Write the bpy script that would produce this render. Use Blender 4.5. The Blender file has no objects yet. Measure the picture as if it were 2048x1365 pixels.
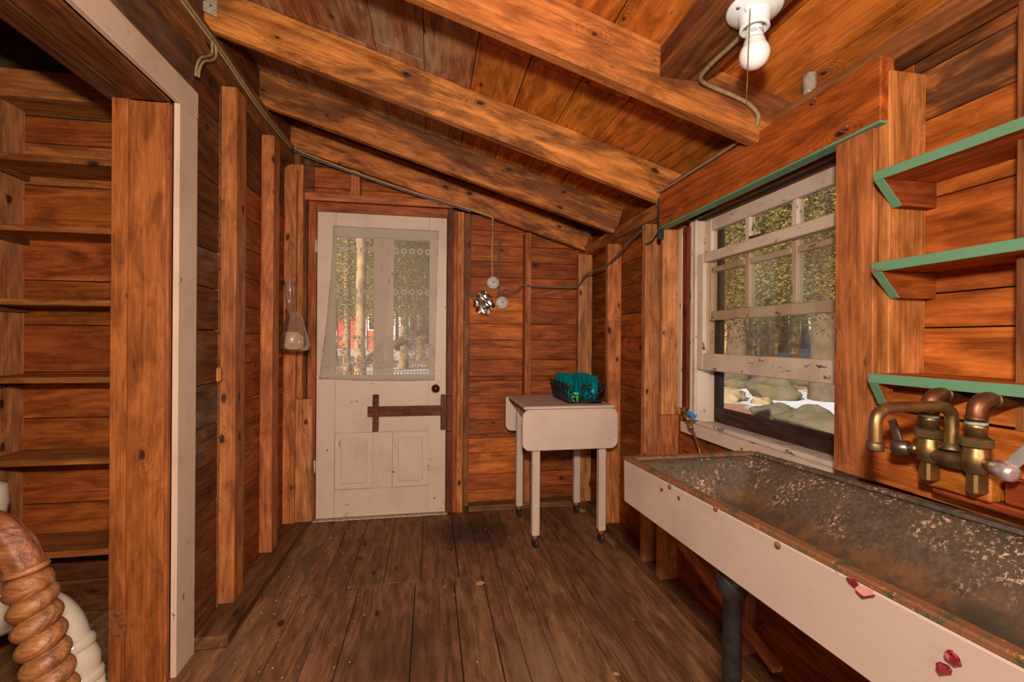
import bpy, math, random
from mathutils import Vector, Matrix, noise as mnoise
R = random.Random(7)
sc = bpy.context.scene
col = sc.collection

# ------------------------------------------------------------------ camera
FPX, CAMH, YAW, ROLL = 910.0, 1.17, math.radians(10.2), math.radians(0.4)
cam_d = bpy.data.cameras.new('camera'); cam = bpy.data.objects.new('camera', cam_d); col.objects.link(cam)
cam_d.sensor_width = 36; cam_d.lens = FPX/2048*36; cam_d.clip_start = .02; cam_d.clip_end = 300
cam_d.shift_y = -2.5/2048
cam.matrix_world = (Matrix.Translation((0, 0, CAMH)) @ Matrix.Rotation(-YAW, 4, 'Z')
                    @ Matrix.Rotation(math.pi/2, 4, 'X') @ Matrix.Rotation(ROLL, 4, 'Z'))
sc.camera = cam
# ------------------------------------------------------------------ world, sun, flash, exposure
wd = bpy.data.worlds.new('sky'); sc.world = wd; wd.use_nodes = True
bg = wd.node_tree.nodes['Background']
sk = wd.node_tree.nodes.new('ShaderNodeTexSky'); sk.sky_type = 'NISHITA'; sk.sun_disc = False
sk.sun_elevation = math.radians(22); sk.sun_rotation = math.radians(215)
wd.node_tree.links.new(sk.outputs[0], bg.inputs[0]); bg.inputs[1].default_value = .24
def light(name, kind, loc, tgt, energy, color=(1, 1, 1), size=.1, size_y=None):
    d = bpy.data.lights.new(name, kind); d.energy = energy; d.color = color
    o = bpy.data.objects.new(name, d); col.objects.link(o); o.location = loc
    o.rotation_euler = (Vector(tgt)-Vector(loc)).to_track_quat('-Z', 'Y').to_euler()
    if kind == 'AREA':
        d.size = size
        if size_y: d.shape = 'RECTANGLE'; d.size_y = size_y
    elif kind == 'POINT': d.shadow_soft_size = size
    elif kind == 'SUN': d.angle = math.radians(.6)
    return o
light('sun', 'SUN', (-6, -6, 8), (-6+.75, -6+.62, 8-.37), 11, (1, .80, .55))
FLASH = light('camera_flash', 'POINT', (.0, -.04, 1.44), (.3, 3, 1.3), 225.0, (1, .94, .86), .045)
fd = FLASH.data; fd.use_nodes = True
fem = next(n for n in fd.node_tree.nodes if n.type == 'EMISSION')
ffo = fd.node_tree.nodes.new('ShaderNodeLightFalloff'); ffo.inputs['Strength'].default_value = 1.0; ffo.inputs['Smooth'].default_value = 4.0
fd.node_tree.links.new(ffo.outputs['Quadratic'], fem.inputs['Strength'])
light('rear_fill_light', 'AREA', (.1, -2.1, 1.5), (.1, 3, 1.2), 46, (1, .84, .68), 1.8, 1.6)  # added fill lamp behind the camera, standing in for bounced ambient light
sc.view_settings.view_transform = 'Standard'; sc.view_settings.look = 'None'
sc.view_settings.gamma = 1; sc.view_settings.use_curve_mapping = False
sc.view_settings.exposure = 0.30

# ------------------------------------------------------------------ pixel helpers (a pixel gives a direction; a surface gives the distance)
_r = Vector((math.cos(YAW), -math.sin(YAW), 0)); _f = Vector((math.sin(YAW), math.cos(YAW), 0))
def ray(px, py):
    a, b = (px-1024)/FPX, -(py-680)/FPX
    c, s = math.cos(ROLL), math.sin(ROLL); a, b = a*c-b*s, a*s+b*c
    return a*_r + b*Vector((0, 0, 1)) + _f
O_ = Vector((0, 0, CAMH))
def PX(px, py, x): d = ray(px, py); return d*(x/d.x)+O_
def PY(px, py, y): d = ray(px, py); return d*(y/d.y)+O_
def PZ(px, py, z): d = ray(px, py); return d*((z-CAMH)/d.z)+O_
def PW(px, py, w): return ray(px, py)*w+O_

# ------------------------------------------------------------------ materials
class NT:
    def __init__(s, name):
        s.m = bpy.data.materials.new(name); s.m.use_nodes = True; s.t = s.m.node_tree
        s.b = s.t.nodes['Principled BSDF']; s.out = s.t.nodes['Material Output']
    def n(s, typ, **kw):
        nd = s.t.nodes.new('ShaderNode'+typ)
        for k, v in kw.items():
            if k.startswith('i_'): s.put(nd.inputs[k[2:].replace('_', ' ')], v)
            elif k[0] == 'a' and k[1:].isdigit(): s.put(nd.inputs[int(k[1:])], v)
            else: setattr(nd, k, v)
        return nd
    def put(s, sock, v):
        if hasattr(v, 'is_output') or isinstance(v, bpy.types.NodeSocket): s.t.links.new(v, sock)
        elif isinstance(v, (tuple, list)) and len(v) == 3 and len(sock.default_value) == 4: sock.default_value = (*v, 1)
        else: sock.default_value = v
    def math(s, op, a, b=0.0, c=None, clamp=False):
        nd = s.n('Math', operation=op, use_clamp=clamp); s.put(nd.inputs[0], a); s.put(nd.inputs[1], b)
        if c is not None: s.put(nd.inputs[2], c)
        return nd.outputs[0]
    def vm(s, op, a, b): nd = s.n('VectorMath', operation=op); s.put(nd.inputs[0], a); s.put(nd.inputs[1], b); return nd.outputs[0]
    def noise(s, v, scale, det=2, rough=.5, dist=0): 
        nd = s.n('TexNoise'); s.put(nd.inputs['Vector'], v); nd.inputs['Scale'].default_value = scale
        nd.inputs['Detail'].default_value = det; nd.inputs['Roughness'].default_value = rough; nd.inputs['Distortion'].default_value = dist
        return nd.outputs[0]
    def ramp(s, f, a, b, c0=0., c1=1.):
        nd = s.n('MapRange', interpolation_type='SMOOTHSTEP'); s.put(nd.inputs[0], f)
        for i, v in zip((1, 2, 3, 4), (a, b, c0, c1)): s.put(nd.inputs[i], v)
        return nd.outputs[0]
    def mix(s, f, a, b, mode='MIX'):
        nd = s.n('MixRGB', blend_type=mode); s.put(nd.inputs[0], f); s.put(nd.inputs[1], a); s.put(nd.inputs[2], b); return nd.outputs[0]
    def bump(s, h, st=.3, d=.01):
        nd = s.n('Bump'); nd.inputs['Strength'].default_value = st; nd.inputs['Distance'].default_value = d
        s.put(nd.inputs['Height'], h); s.put(s.b.inputs['Normal'], nd.outputs[0])
    def oc(s): return s.n('TexCoord').outputs['Object']
    def rnd(s): return s.n('ObjectInfo').outputs['Random']

def wood(name, light_c, dark_c, knot=.5, stain=.25, stain_c=(.035, .016, .008), rough=.55, var=.35, grey=0., grey_c=(.20, .14, .10), spec=.16, freq=1., streak=.5, spots=()):
    k = NT(name); P = k.oc(); rn = k.rnd()
    off = k.n('CombineXYZ', a0=k.math('MULTIPLY', rn, 37.), a1=k.math('MULTIPLY', rn, 13.7), a2=k.math('MULTIPLY', rn, 7.3)).outputs[0]
    P = k.vm('ADD', P, off)
    sp = k.n('SeparateXYZ', a0=P); yz = k.math('ADD', sp.outputs[1], sp.outputs[2])
    v2 = k.n('CombineXYZ', a0=k.math('MULTIPLY', sp.outputs[0], 6.), a1=k.math('MULTIPLY', yz, 11.), a2=0.).outputs[0]
    vo = k.n('TexVoronoi', voronoi_dimensions='2D', a0=v2); vo.inputs['Scale'].default_value = 1.
    wob = k.noise(k.vm('ADD', v2, (2, 7, 1)), 3., 3, .6)
    kd = k.math('ADD', vo.outputs['Distance'], k.math('MULTIPLY_ADD', wob, .22, -.11)); kc = k.n('SeparateXYZ', a0=vo.outputs['Color']).outputs[0]
    on = k.math('GREATER_THAN', kc, 1-.20*knot)
    ks = k.math('MULTIPLY_ADD', k.n('SeparateXYZ', a0=vo.outputs['Color']).outputs[1], .10, .03)   # knot size varies
    kz = k.math('MULTIPLY', k.ramp(kd, .05, .5, 1., 0.), on)
    G = k.vm('MULTIPLY', P, (.55*freq, 5.*freq, 5.*freq))
    n1 = k.noise(G, 1., 1.5, .45)
    gr = k.math('SINE', k.math('ADD', k.math('MULTIPLY', n1, 120.), k.math('MULTIPLY', kz, 22.)))
    gr = k.math('MULTIPLY_ADD', gr, .5, .5)
    st = k.noise(k.vm('MULTIPLY', P, (2.5, 130., 130.)), 1., 4, .65)
    st = k.ramp(st, .36, .64)
    big = k.noise(k.vm('MULTIPLY', P, (1.1, 4.5, 4.5)), 1., 4, .62, .6)
    f = k.math('ADD', k.math('MULTIPLY', gr, .46), k.math('MULTIPLY', st, streak), clamp=True)
    f = k.math('MULTIPLY', f, k.ramp(big, .25, .75, .45, 1.2), clamp=True)
    c = k.mix(f, light_c, dark_c)
    hs = k.n('HueSaturation'); k.put(hs.inputs['Color'], c)
    k.put(hs.inputs['Value'], k.math('MULTIPLY_ADD', rn, var, 1-var*.5)); hs.inputs['Saturation'].default_value = 1.03
    k.put(hs.inputs['Hue'], k.math('MULTIPLY_ADD', k.math('FRACT', k.math('MULTIPLY', rn, 7.13)), .009, .4925))
    c = hs.outputs[0]
    if grey > 0:
        g = k.noise(k.vm('MULTIPLY', k.vm('ADD', P, (5, 5, 5)), (.9, 5., 5.)), 1., 5, .65)
        c = k.mix(k.ramp(g, .62-.3*grey, .78-.2*grey, 0., .85), c, grey_c)
    if stain > 0:
        s_ = k.noise(k.vm('MULTIPLY', k.vm('ADD', P, (9, 2, 3)), (1.6, 6.5, 6.5)), 1., 5, .68, .4)
        c = k.mix(k.ramp(s_, .72-.34*stain, .80-.26*stain, 0., .78), c, stain_c)
    c = k.mix(k.math('MULTIPLY', k.ramp(k.math('SUBTRACT', kd, ks), -.05, .16, .55, 0.), on), c, tuple(q*.55 for q in dark_c))
    c = k.mix(k.math('MULTIPLY', k.ramp(k.math('SUBTRACT', kd, ks), -.02, .03, .9, 0.), on), c, (.035, .012, .006))
    mot = k.noise(k.vm('MULTIPLY', P, (5., 22., 22.)), 1., 6, .72, .5)
    c = k.mix(1., c, k.n('CombineXYZ', a0=k.ramp(mot, .28, .72, .48, 1.30), a1=k.ramp(mot, .28, .72, .42, 1.32), a2=k.ramp(mot, .28, .72, .36, 1.34)).outputs[0], 'MULTIPLY')
    nail = k.n('TexVoronoi', voronoi_dimensions='2D', a0=k.n('CombineXYZ', a0=k.math('MULTIPLY', sp.outputs[0], 3.), a1=k.math('MULTIPLY', yz, 9.), a2=0.).outputs[0]); nail.inputs['Scale'].default_value = 1.
    nc = k.math('GREATER_THAN', k.n('SeparateXYZ', a0=nail.outputs['Color']).outputs[2], .72)
    c = k.mix(k.math('MULTIPLY', nc, k.ramp(nail.outputs['Distance'], .015, .04, .6, 0.)), c, (.03, .014, .008))
    for (sx, sy, sr, scol, amt) in spots:
        g_ = k.n('NewGeometry').outputs['Position']
        dd = k.n('VectorMath', operation='DISTANCE', a0=k.vm('MULTIPLY', g_, (1., 1., 0.)), a1=(sx, sy, 0.)).outputs['Value']
        dd = k.math('ADD', dd, k.math('MULTIPLY_ADD', k.noise(g_, 9., 5, .65), .36, -.18))
        c = k.mix(k.ramp(dd, sr*.3, sr, amt, 0.), c, scol)
    fl = k.noise(P, 160., 2, .6)
    c = k.mix(k.ramp(fl, .71, .79, 0., .16), c, (.5, .30, .17))
    k.put(k.b.inputs['Base Color'], c)
    k.put(k.b.inputs['Roughness'], k.math('MULTIPLY_ADD', big, .25, rough-.12))
    k.b.inputs['Specular IOR Level'].default_value = spec
    k.bump(k.math('ADD', k.math('MULTIPLY', st, .5), k.math('MULTIPLY', gr, .35)), .4, .004)
    return k.m

def paint(name, c, chip=.3, chip_c=(.10, .05, .03), rough=.5, dirt=.3, dirt_c=(.25, .16, .10)):
    k = NT(name); P = k.oc(); rn = k.rnd()
    P = k.vm('ADD', P, k.n('CombineXYZ', a0=k.math('MULTIPLY', rn, 31.), a1=k.math('MULTIPLY', rn, 17.), a2=rn).outputs[0])
    g = k.noise(k.vm('MULTIPLY', P, (4., 60., 60.)), 1., 3, .6)
    d = k.noise(P, 5., 5, .65)
    cc = k.mix(k.ramp(d, .45, .8, 0., dirt), c, dirt_c)
    cc = k.mix(k.math('MULTIPLY', k.ramp(g, .5, .8), .10), cc, dirt_c)
    if chip > 0:
        a = k.noise(k.vm('MULTIPLY', P, (14., 34., 34.)), 1., 4, .7); b = k.noise(P, 3.3, 3, .6)
        m = k.math('MULTIPLY', k.ramp(a, .68-.10*chip, .72-.10*chip), k.ramp(b, .52-.2*chip, .62-.2*chip))
        cc = k.mix(m, cc, chip_c)
        k.bump(k.math('ADD', k.math('MULTIPLY', g, .5), k.math('MULTIPLY', m, -1.)), .25, .003)
    k.put(k.b.inputs['Base Color'], cc); k.b.inputs['Roughness'].default_value = rough
    k.b.inputs['Specular IOR Level'].default_value = .35
    return k.m

def plain(name, c, rough=.5, metal=0., var=.0, vscale=20., c2=None, spec=.5, trans=0., bump=0., alpha=1., emit=None):
    k = NT(name); P = k.oc()
    n = k.noise(P, vscale, 4, .6)
    k.put(k.b.inputs['Base Color'], k.mix(k.ramp(n, .38, .68, 0., var), c, c2 or tuple(x*.4 for x in c)))
    k.b.inputs['Roughness'].default_value = rough; k.b.inputs['Metallic'].default_value = metal
    k.b.inputs['Specular IOR Level'].default_value = spec
    if trans: k.b.inputs['Transmission Weight'].default_value = trans
    if bump: k.bump(n, bump, .004)
    return k.m

M = {}
M['ceil'] = wood('ceiling_pine', (.62, .21, .045), (.34, .095, .018), .55, .12, var=.22, streak=.35)
M['ceil_old'] = wood('weathered_roof_board', (.46, .19, .07), (.20, .066, .024), .4, .34, (.05, .02, .01), var=.3, grey=.7, grey_c=(.46, .29, .165), streak=.6)
M['rafter'] = wood('rafter_spruce', (.58, .21, .06), (.27, .085, .024), .6, .72, (.115, .038, .013), var=.25)
M['stud'] = wood('stud_spruce', (.50, .185, .06), (.27, .088, .027), .7, .12, var=.3)
M['stud_dark'] = wood('old_stud', (.26, .095, .034), (.11, .038, .014), .5, .3, var=.3)
M['stud_pale'] = wood('pale_new_stud', (.50, .205, .078), (.29, .105, .038), .5, .15, var=.2)
M['wall'] = wood('wall_pine', (.37, .105, .026), (.17, .042, .011), .6, .25, var=.45)
M['wall_stain'] = wood('stained_wall_pine', (.44, .15, .042), (.20, .058, .016), .4, .8, (.05, .026, .015), var=.3)
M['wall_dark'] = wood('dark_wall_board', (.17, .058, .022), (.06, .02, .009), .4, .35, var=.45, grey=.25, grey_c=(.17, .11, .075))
M['wall_black'] = wood('blackened_wood', (.06, .032, .02), (.03, .015, .010), .2, .2, var=.2)
M['wall_grey'] = wood('grey_wall_board', (.17, .085, .045), (.08, .036, .02), .3, .3, var=.3, grey=.6, grey_c=(.19, .125, .085))
M['wall_bright'] = wood('bright_wall_pine', (.55, .165, .038), (.30, .075, .018), .6, .22, (.09, .03, .012), var=.3)
M['wall_red'] = wood('red_brown_board', (.22, .045, .016), (.10, .022, .009), .3, .3, var=.3)
M['shelf'] = wood('pantry_shelf_pine', (.40, .145, .042), (.21, .068, .02), .3, .15, var=.3)
M['floor'] = wood('floor_plank', (.275, .130, .063), (.15, .066, .032), .3, .3, (.05, .027, .016), rough=.62, var=.28, grey=.2, grey_c=(.20, .115, .07), spots=((.27, 2.78, .34, (.025, .017, .011), .75), (.40, 1.62, .22, (.27, .15, .08), .5), (-.1, 1.75, .3, (.06, .028, .013), .5)))
M['sill'] = wood('dirty_plate', (.19, .085, .036), (.09, .036, .016), .3, .35, var=.3, grey=.3, grey_c=(.17, .09, .05))
M['jamb'] = wood('jamb_board', (.40, .125, .038), (.24, .066, .02), .35, .18, var=.2)
M['header'] = wood('red_header_beam', (.43, .118, .027), (.22, .052, .014), .9, .42, (.09, .026, .010), var=.1)
M['block'] = wood('faucet_block', (.44, .14, .03), (.27, .075, .018), .1, .2, var=.15, rough=.4)
M['block_end'] = wood('red_block', (.30, .065, .024), (.17, .034, .014), .1, .2, var=.1, rough=.4)
M['twist'] = wood('turned_oak', (.40, .17, .06), (.20, .07, .024), .1, .3, (.08, .03, .015), rough=.38, var=.1, spec=.5)
M['dark'] = plain('dark_backing', (.012, .007, .005), .9)
M['white'] = paint('beige_white_paint', (.58, .40, .295), .35)
M['white_door'] = paint('door_paint', (.60, .425, .315), .28)
M['white_table'] = paint('table_paint', (.60, .43, .335), .4, rough=.4)
M['white_win'] = paint('window_paint', (.56, .41, .30), .75, dirt=.6)
M['white_sink'] = paint('sink_apron_paint', (.55, .39, .30), .42, (.30, .22, .17), rough=.42)
M['casing'] = paint('casing_paint', (.62, .43, .30), .25)
M['green'] = paint('green_paint', (.125, .26, .14), .5, (.20, .11, .06), .5, .5, (.10, .16, .09))
M['rust_dark'] = plain('dark_rust', (.10, .03, .014), .75, .2, .8, 30, (.03, .012, .008))
M['latch'] = wood('brown_latch_wood', (.17, .058, .025), (.09, .03, .014), 0, .2, var=.1)
M['rust'] = plain('orange_rust', (.34, .10, .022), .8, .2, .8, 60, (.08, .02, .01))
M['porcelain'] = plain('white_porcelain', (.80, .82, .80), .12, var=.1, c2=(.6, .6, .55))
M['toilet'] = plain('toilet_china', (.74, .58, .41), .15, var=.3, vscale=6, c2=(.55, .48, .38))
M['bulb'] = plain('frosted_bulb', (.85, .80, .76), .25, var=.1, c2=(.75, .7, .66))
M['brass'] = plain('old_brass', (.36, .215, .075), .38, .9, .65, 35, (.17, .12, .06))
M['brass2'] = plain('tarnished_brass', (.22, .14, .06), .45, .85, .7, 40, (.10, .075, .045))
M['copper'] = plain('tarnished_copper', (.22, .085, .04), .45, .8, .75, 35, (.07, .05, .035))
M['verd'] = plain('verdigris', (.30, .36, .27), .8, 0, .7, 60, (.14, .13, .09))
M['chrome'] = plain('worn_chrome', (.72, .62, .58), .28, .75, .2, 30)
M['chrome_dark'] = plain('dull_chrome', (.22, .17, .15), .35, .9, .4, 30)
M['steel'] = plain('galvanised_steel', (.50, .44, .34), .5, .35, .9, 45, (.42, .20, .06))
M['nail'] = plain('grey_nail', (.38, .36, .34), .4, .9)
M['iron'] = plain('black_iron_pipe', (.018, .015, .014), .5, .3, .5, 25, (.06, .05, .05))
M['cable'] = plain('fabric_cable', (.30, .20, .085), .8, 0, .6, 90, (.17, .10, .04))
M['cable_grey'] = plain('grey_cable', (.12, .095, .075), .7, 0, .5, 60, (.06, .045, .03))
M['cable_tan'] = plain('tan_cord', (.42, .26, .12), .7, 0, .4, 40)
M['outlet'] = plain('old_outlet_plastic', (.55, .49, .40), .5, 0, .6, 70, (.33, .27, .19))
M['black'] = plain('black_wire', (.010, .009, .009), .45, .3)
M['foil'] = plain('aluminium_foil', (.80, .74, .68), .22, 1.)
M['blue'] = plain('blue_valve_handle', (.02, .22, .55), .4, 0, .3)
M['knob'] = plain('oxblood_knob', (.05, .006, .004), .08, 0, .3, spec=.8)
M['petal'] = plain('red_flake', (.24, .008, .02), .6, 0, .5, 80)
M['pink'] = plain('pink_tape', (.75, .30, .26), .5)
M['leafscrap'] = plain('dry_leaf', (.55, .30, .12), .8, 0, .4, 80)
M['speck'] = plain('plaster_crumb', (.55, .40, .28), .9)
M['paper'] = plain('paper_plates', (.78, .60, .42), .7, 0, .2, 60)
M['label_green'] = plain('green_label', (.12, .62, .03), .4, 0, .3, 60)
M['lid'] = plain('teal_lid', (.02, .50, .40), .35)
M['ink'] = plain('ink', (.03, .03, .03), .6)
M['rock'] = plain('granite_boulder', (.06, .045, .032), .9, 0, .95, 3.5, (.042, .046, .012), bump=.9)
M['rock_pale'] = plain('pale_boulder', (.16, .115, .068), .9, 0, .8, 4., (.09, .08, .03), bump=.9)
M['bark'] = plain('bark', (.34, .22, .12), .95, 0, .8, 4., (.07, .05, .035), bump=.8)
M['bark_dark'] = plain('dark_shaded_bark', (.075, .055, .038), .95, 0, .8, 4., (.04, .03, .02), bump=.8)  # shade on the dark trunks put into the bark colour; the log shares it
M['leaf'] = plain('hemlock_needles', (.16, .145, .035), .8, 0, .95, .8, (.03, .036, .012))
M['leaf_y'] = plain('sunlit_needles', (.40, .32, .075), .8, 0, .95, .9, (.05, .055, .015))  # warm sunlight put into a lighter copy of the needle colour
M['barn'] = plain('red_siding', (.62, .085, .05), .8, 0, .3, 3)
M['barn_trim'] = plain('white_trim_paint', (.85, .80, .74), .7)
M['barn_roof'] = plain('grey_shingle', (.30, .28, .26), .9, 0, .6, 6)
def glass_mat(name, tint, haze, refl=.6, haze_c=(.55, .47, .38)):
    k = NT(name); t = k.t
    tr = k.n('BsdfTransparent'); tr.inputs[0].default_value = (*tint, 1)
    gl = k.n('BsdfGlossy'); gl.inputs['Roughness'].default_value = .04 if refl > .1 else .3
    df = k.n('BsdfDiffuse'); df.inputs[0].default_value = (*haze_c, 1)
    n = k.noise(k.oc(), 14., 5, .7)
    m1 = k.n('MixShader'); k.put(m1.inputs[0], k.ramp(n, .3, .75, haze*.6, haze*1.4)); k.put(m1.inputs[1], tr.outputs[0]); k.put(m1.inputs[2], df.outputs[0])
    fr = k.n('Fresnel'); fr.inputs[0].default_value = 1.45
    m2 = k.n('MixShader'); k.put(m2.inputs[0], k.math('MULTIPLY', fr.outputs[0], refl)); k.put(m2.inputs[1], m1.outputs[0]); k.put(m2.inputs[2], gl.outputs[0])
    k.put(k.out.inputs[0], m2.outputs[0]); return k.m
M['glass'] = glass_mat('dusty_window_glass', (.93, .90, .84), .026, refl=.12)
M['glass_door'] = glass_mat('door_glass', (.97, .96, .94), .02, refl=.08)
M['teal_glass'] = glass_mat('teal_tumbler', (.10, .62, .64), .35, haze_c=(.0, .42, .47))
M['bag'] = glass_mat('clear_plastic_bag', (.82, .74, .68), .36, haze_c=(.42, .23, .15))
def sink_mat():
    k = NT('stained_sink'); P = k.oc()
    z = k.n('SeparateXYZ', a0=P).outputs[2]
    a = k.noise(P, 6., 6, .7); b = k.noise(k.vm('ADD', P, (3, 1, 7)), 14., 6, .75); c_ = k.noise(k.vm('ADD', P, (1, 8, 2)), 105., 5, .75)
    c = k.mix(k.ramp(a, .35, .62), (.15, .062, .022), (.06, .04, .025))
    c = k.mix(k.math('MULTIPLY', k.ramp(z, -.105, -.05), .75), c, (.07, .048, .031))
    c = k.mix(k.ramp(k.noise(P, 24., 5, .75), .45, .65, 0., .7), c, (.05, .032, .02))
    wall_ = k.ramp(z, -.118, -.07)
    c = k.mix(k.math('MULTIPLY', k.ramp(c_, .40, .72), k.math('MULTIPLY', wall_, .55)), c, (.20, .13, .09))
    c = k.mix(k.math('MULTIPLY', k.ramp(b, .60, .66), .8), c, (.028, .042, .018))
    sp = k.math('MULTIPLY', k.ramp(c_, .545, .575), k.math('MULTIPLY', wall_, k.ramp(k.noise(k.vm('ADD', P, (7, 3, 1)), 9., 4, .6), .46, .60)))
    c = k.mix(sp, c, (.60, .36, .22))
    k.put(k.b.inputs['Base Color'], c); k.b.inputs['Roughness'].default_value = .6
    k.bump(k.math('ADD', c_, k.math('MULTIPLY', sp, .8)), .35, .004); return k.m
M['sink'] = sink_mat()
def rim_mat():
    k = NT('chipped_green_rim'); P = k.oc()
    a = k.noise(P, 30., 6, .75); b = k.noise(k.vm('ADD', P, (4, 4, 4)), 55., 5, .7)
    c = k.mix(k.ramp(a, .52, .60), (.19, .068, .022), (.05, .058, .02))
    c = k.mix(k.ramp(b, .60, .66), c, (.48, .17, .03)); c = k.mix(k.ramp(a, .62, .7), c, (.06, .028, .014))
    k.put(k.b.inputs['Base Color'], c); k.b.inputs['Roughness'].default_value = .7; k.bump(a, .4, .004); return k.m
M['rim'] = rim_mat()
def snow_mat():
    k = NT('snowy_forest_floor'); P = k.oc()
    a = k.noise(P, .22, 4, .6); b = k.noise(P, 6., 6, .75)
    c = k.mix(k.ramp(b, .35, .7), (.26, .125, .06), (.09, .05, .028))
    c = k.mix(k.ramp(b, .66, .74), c, (.38, .21, .10))
    s = k.ramp(k.math('ADD', a, k.math('MULTIPLY', b, .12)), .505, .545)
    c = k.mix(s, c, (.40, .43, .50))
    k.put(k.b.inputs['Base Color'], c); k.b.inputs['Roughness'].default_value = .9; k.bump(b, .5, .05); return k.m
M['ground'] = snow_mat()
def lace_mat():
    k = NT('cream_lace'); P = k.oc(); s = k.n('SeparateXYZ', a0=P); x, z = s.outputs[0], s.outputs[2]   # metres; z=0 at the top hem
    def cell(v, per): return k.math('SUBTRACT', k.math('FRACT', k.math('DIVIDE', v, per)), .5)
    gx = k.math('ABSOLUTE', cell(x, .0078)); gz = k.math('ABSOLUTE', cell(z, .0078))
    grid = k.ramp(k.math('MAXIMUM', gx, gz), .35, .43)                     # 1 on threads
    solid = grid
    def band(z0, z1, v):                                                   # raise cover between two heights
        nonlocal solid
        m = k.math('MULTIPLY', k.math('LESS_THAN', z, z0), k.math('GREATER_THAN', z, z1))
        solid = k.math('MAXIMUM', solid, k.math('MULTIPLY', m, v))
    band(.1, -.062, .97); band(-.935, -1.2, .93)
    for z0, per, r in ((-.145, .052, .020), (-.415, .052, .020)):          # rows of small flowers
        dx = k.math('MULTIPLY', cell(x, per), per); dz = k.math('SUBTRACT', z, z0)
        rr = k.math('SQRT', k.math('ADD', k.math('MULTIPLY', dx, dx), k.math('MULTIPLY', dz, dz)))
        ring = k.math('MULTIPLY', k.math('LESS_THAN', rr, r), k.math('GREATER_THAN', rr, r*.42))
        solid = k.math('MAXIMUM', solid, k.math('MULTIPLY', ring, .95))
    m = k.math('MULTIPLY', k.math('LESS_THAN', z, -.70), k.math('GREATER_THAN', z, -.91))
    vo = k.n('TexVoronoi', voronoi_dimensions='2D', feature='DISTANCE_TO_EDGE', a0=k.n('CombineXYZ', a0=x, a1=z, a2=0.).outputs[0]); vo.inputs['Scale'].default_value = 34.
    fl = k.ramp(vo.outputs['Distance'], .06, .14)
    v1 = k.noise(k.vm('ADD', P, (3, 1, 2)), 13., 1, .4)
    solid = k.math('MAXIMUM', solid, k.math('MULTIPLY', m, k.math('MULTIPLY', k.math('MULTIPLY', fl, k.ramp(v1, .43, .50)), .85)))
    dx = k.math('MULTIPLY', cell(x, .021), .021); dz = k.math('SUBTRACT', z, -.948)  # row of eyelets
    rr = k.math('SQRT', k.math('ADD', k.math('MULTIPLY', dx, dx), k.math('MULTIPLY', dz, dz)))
    solid = k.math('MULTIPLY', solid, k.math('GREATER_THAN', rr, .0065))
    wv = k.math('ABSOLUTE', k.math('SUBTRACT', k.math('ADD', z, .975), k.math('MULTIPLY', k.math('SINE', k.math('MULTIPLY', x, 150.)), .006)))
    solid = k.math('MULTIPLY', solid, k.ramp(wv, .0, .003, .55, 1.))
    df = k.n('BsdfDiffuse'); df.inputs[0].default_value = (.56, .45, .34, 1)
    tl = k.n('BsdfTranslucent'); tl.inputs[0].default_value = (.5, .42, .32, 1)
    mm = k.n('MixShader'); mm.inputs[0].default_value = .25; k.put(mm.inputs[1], df.outputs[0]); k.put(mm.inputs[2], tl.outputs[0])
    tr = k.n('BsdfTransparent'); m2 = k.n('MixShader'); k.put(m2.inputs[0], solid); k.put(m2.inputs[1], tr.outputs[0]); k.put(m2.inputs[2], mm.outputs[0])
    k.put(k.out.inputs[0], m2.outputs[0]); return k.m
M['lace'] = lace_mat()

# ------------------------------------------------------------------ object helpers
_wm = {}
def wm(o): return _wm.get(o.name, Matrix())
def link(o, mw, parent=None):
    col.objects.link(o); _wm[o.name] = mw.copy()
    if parent is not None:
        o.parent = parent; o.matrix_parent_inverse = Matrix(); o.matrix_basis = wm(parent).inverted() @ mw
    else: o.matrix_basis = mw
    return o
def tag(o, label, cat, group=None, kind=None):
    o['label'] = label; o['category'] = cat
    if group: o['group'] = group
    if kind: o['kind'] = kind
    return o
def empty(name, loc, label=None, cat=None, group=None, kind=None, rotz=0):
    o = bpy.data.objects.new(name, None); o.empty_display_size = .1
    link(o, Matrix.Translation(loc) @ Matrix.Rotation(rotz, 4, 'Z'))
    if label: tag(o, label, cat, group, kind)
    return o
def mesh(name, V, F, mat, parent=None, mw=None, smooth=False):
    me = bpy.data.meshes.new(name); me.from_pydata([tuple(v) for v in V], [], F); me.validate()
    if mat: me.materials.append(M[mat] if isinstance(mat, str) else mat)
    if smooth: me.polygons.foreach_set('use_smooth', [True]*len(me.polygons))
    me.update()
    return link(bpy.data.objects.new(name, me), mw or Matrix(), parent)
def wmesh(name, V, F, mat, parent=None, smooth=False, origin=None):
    """mesh from world-space vertices, origin at the centre (or given)"""
    V = [Vector(v) for v in V]
    if origin is None:
        lo = Vector([min(v[i] for v in V) for i in range(3)]); hi = Vector([max(v[i] for v in V) for i in range(3)]); origin = (lo+hi)/2
    origin = Vector(origin)
    return mesh(name, [v-origin for v in V], F, mat, parent, Matrix.Translation(origin), smooth)
CH_F = None
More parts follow.
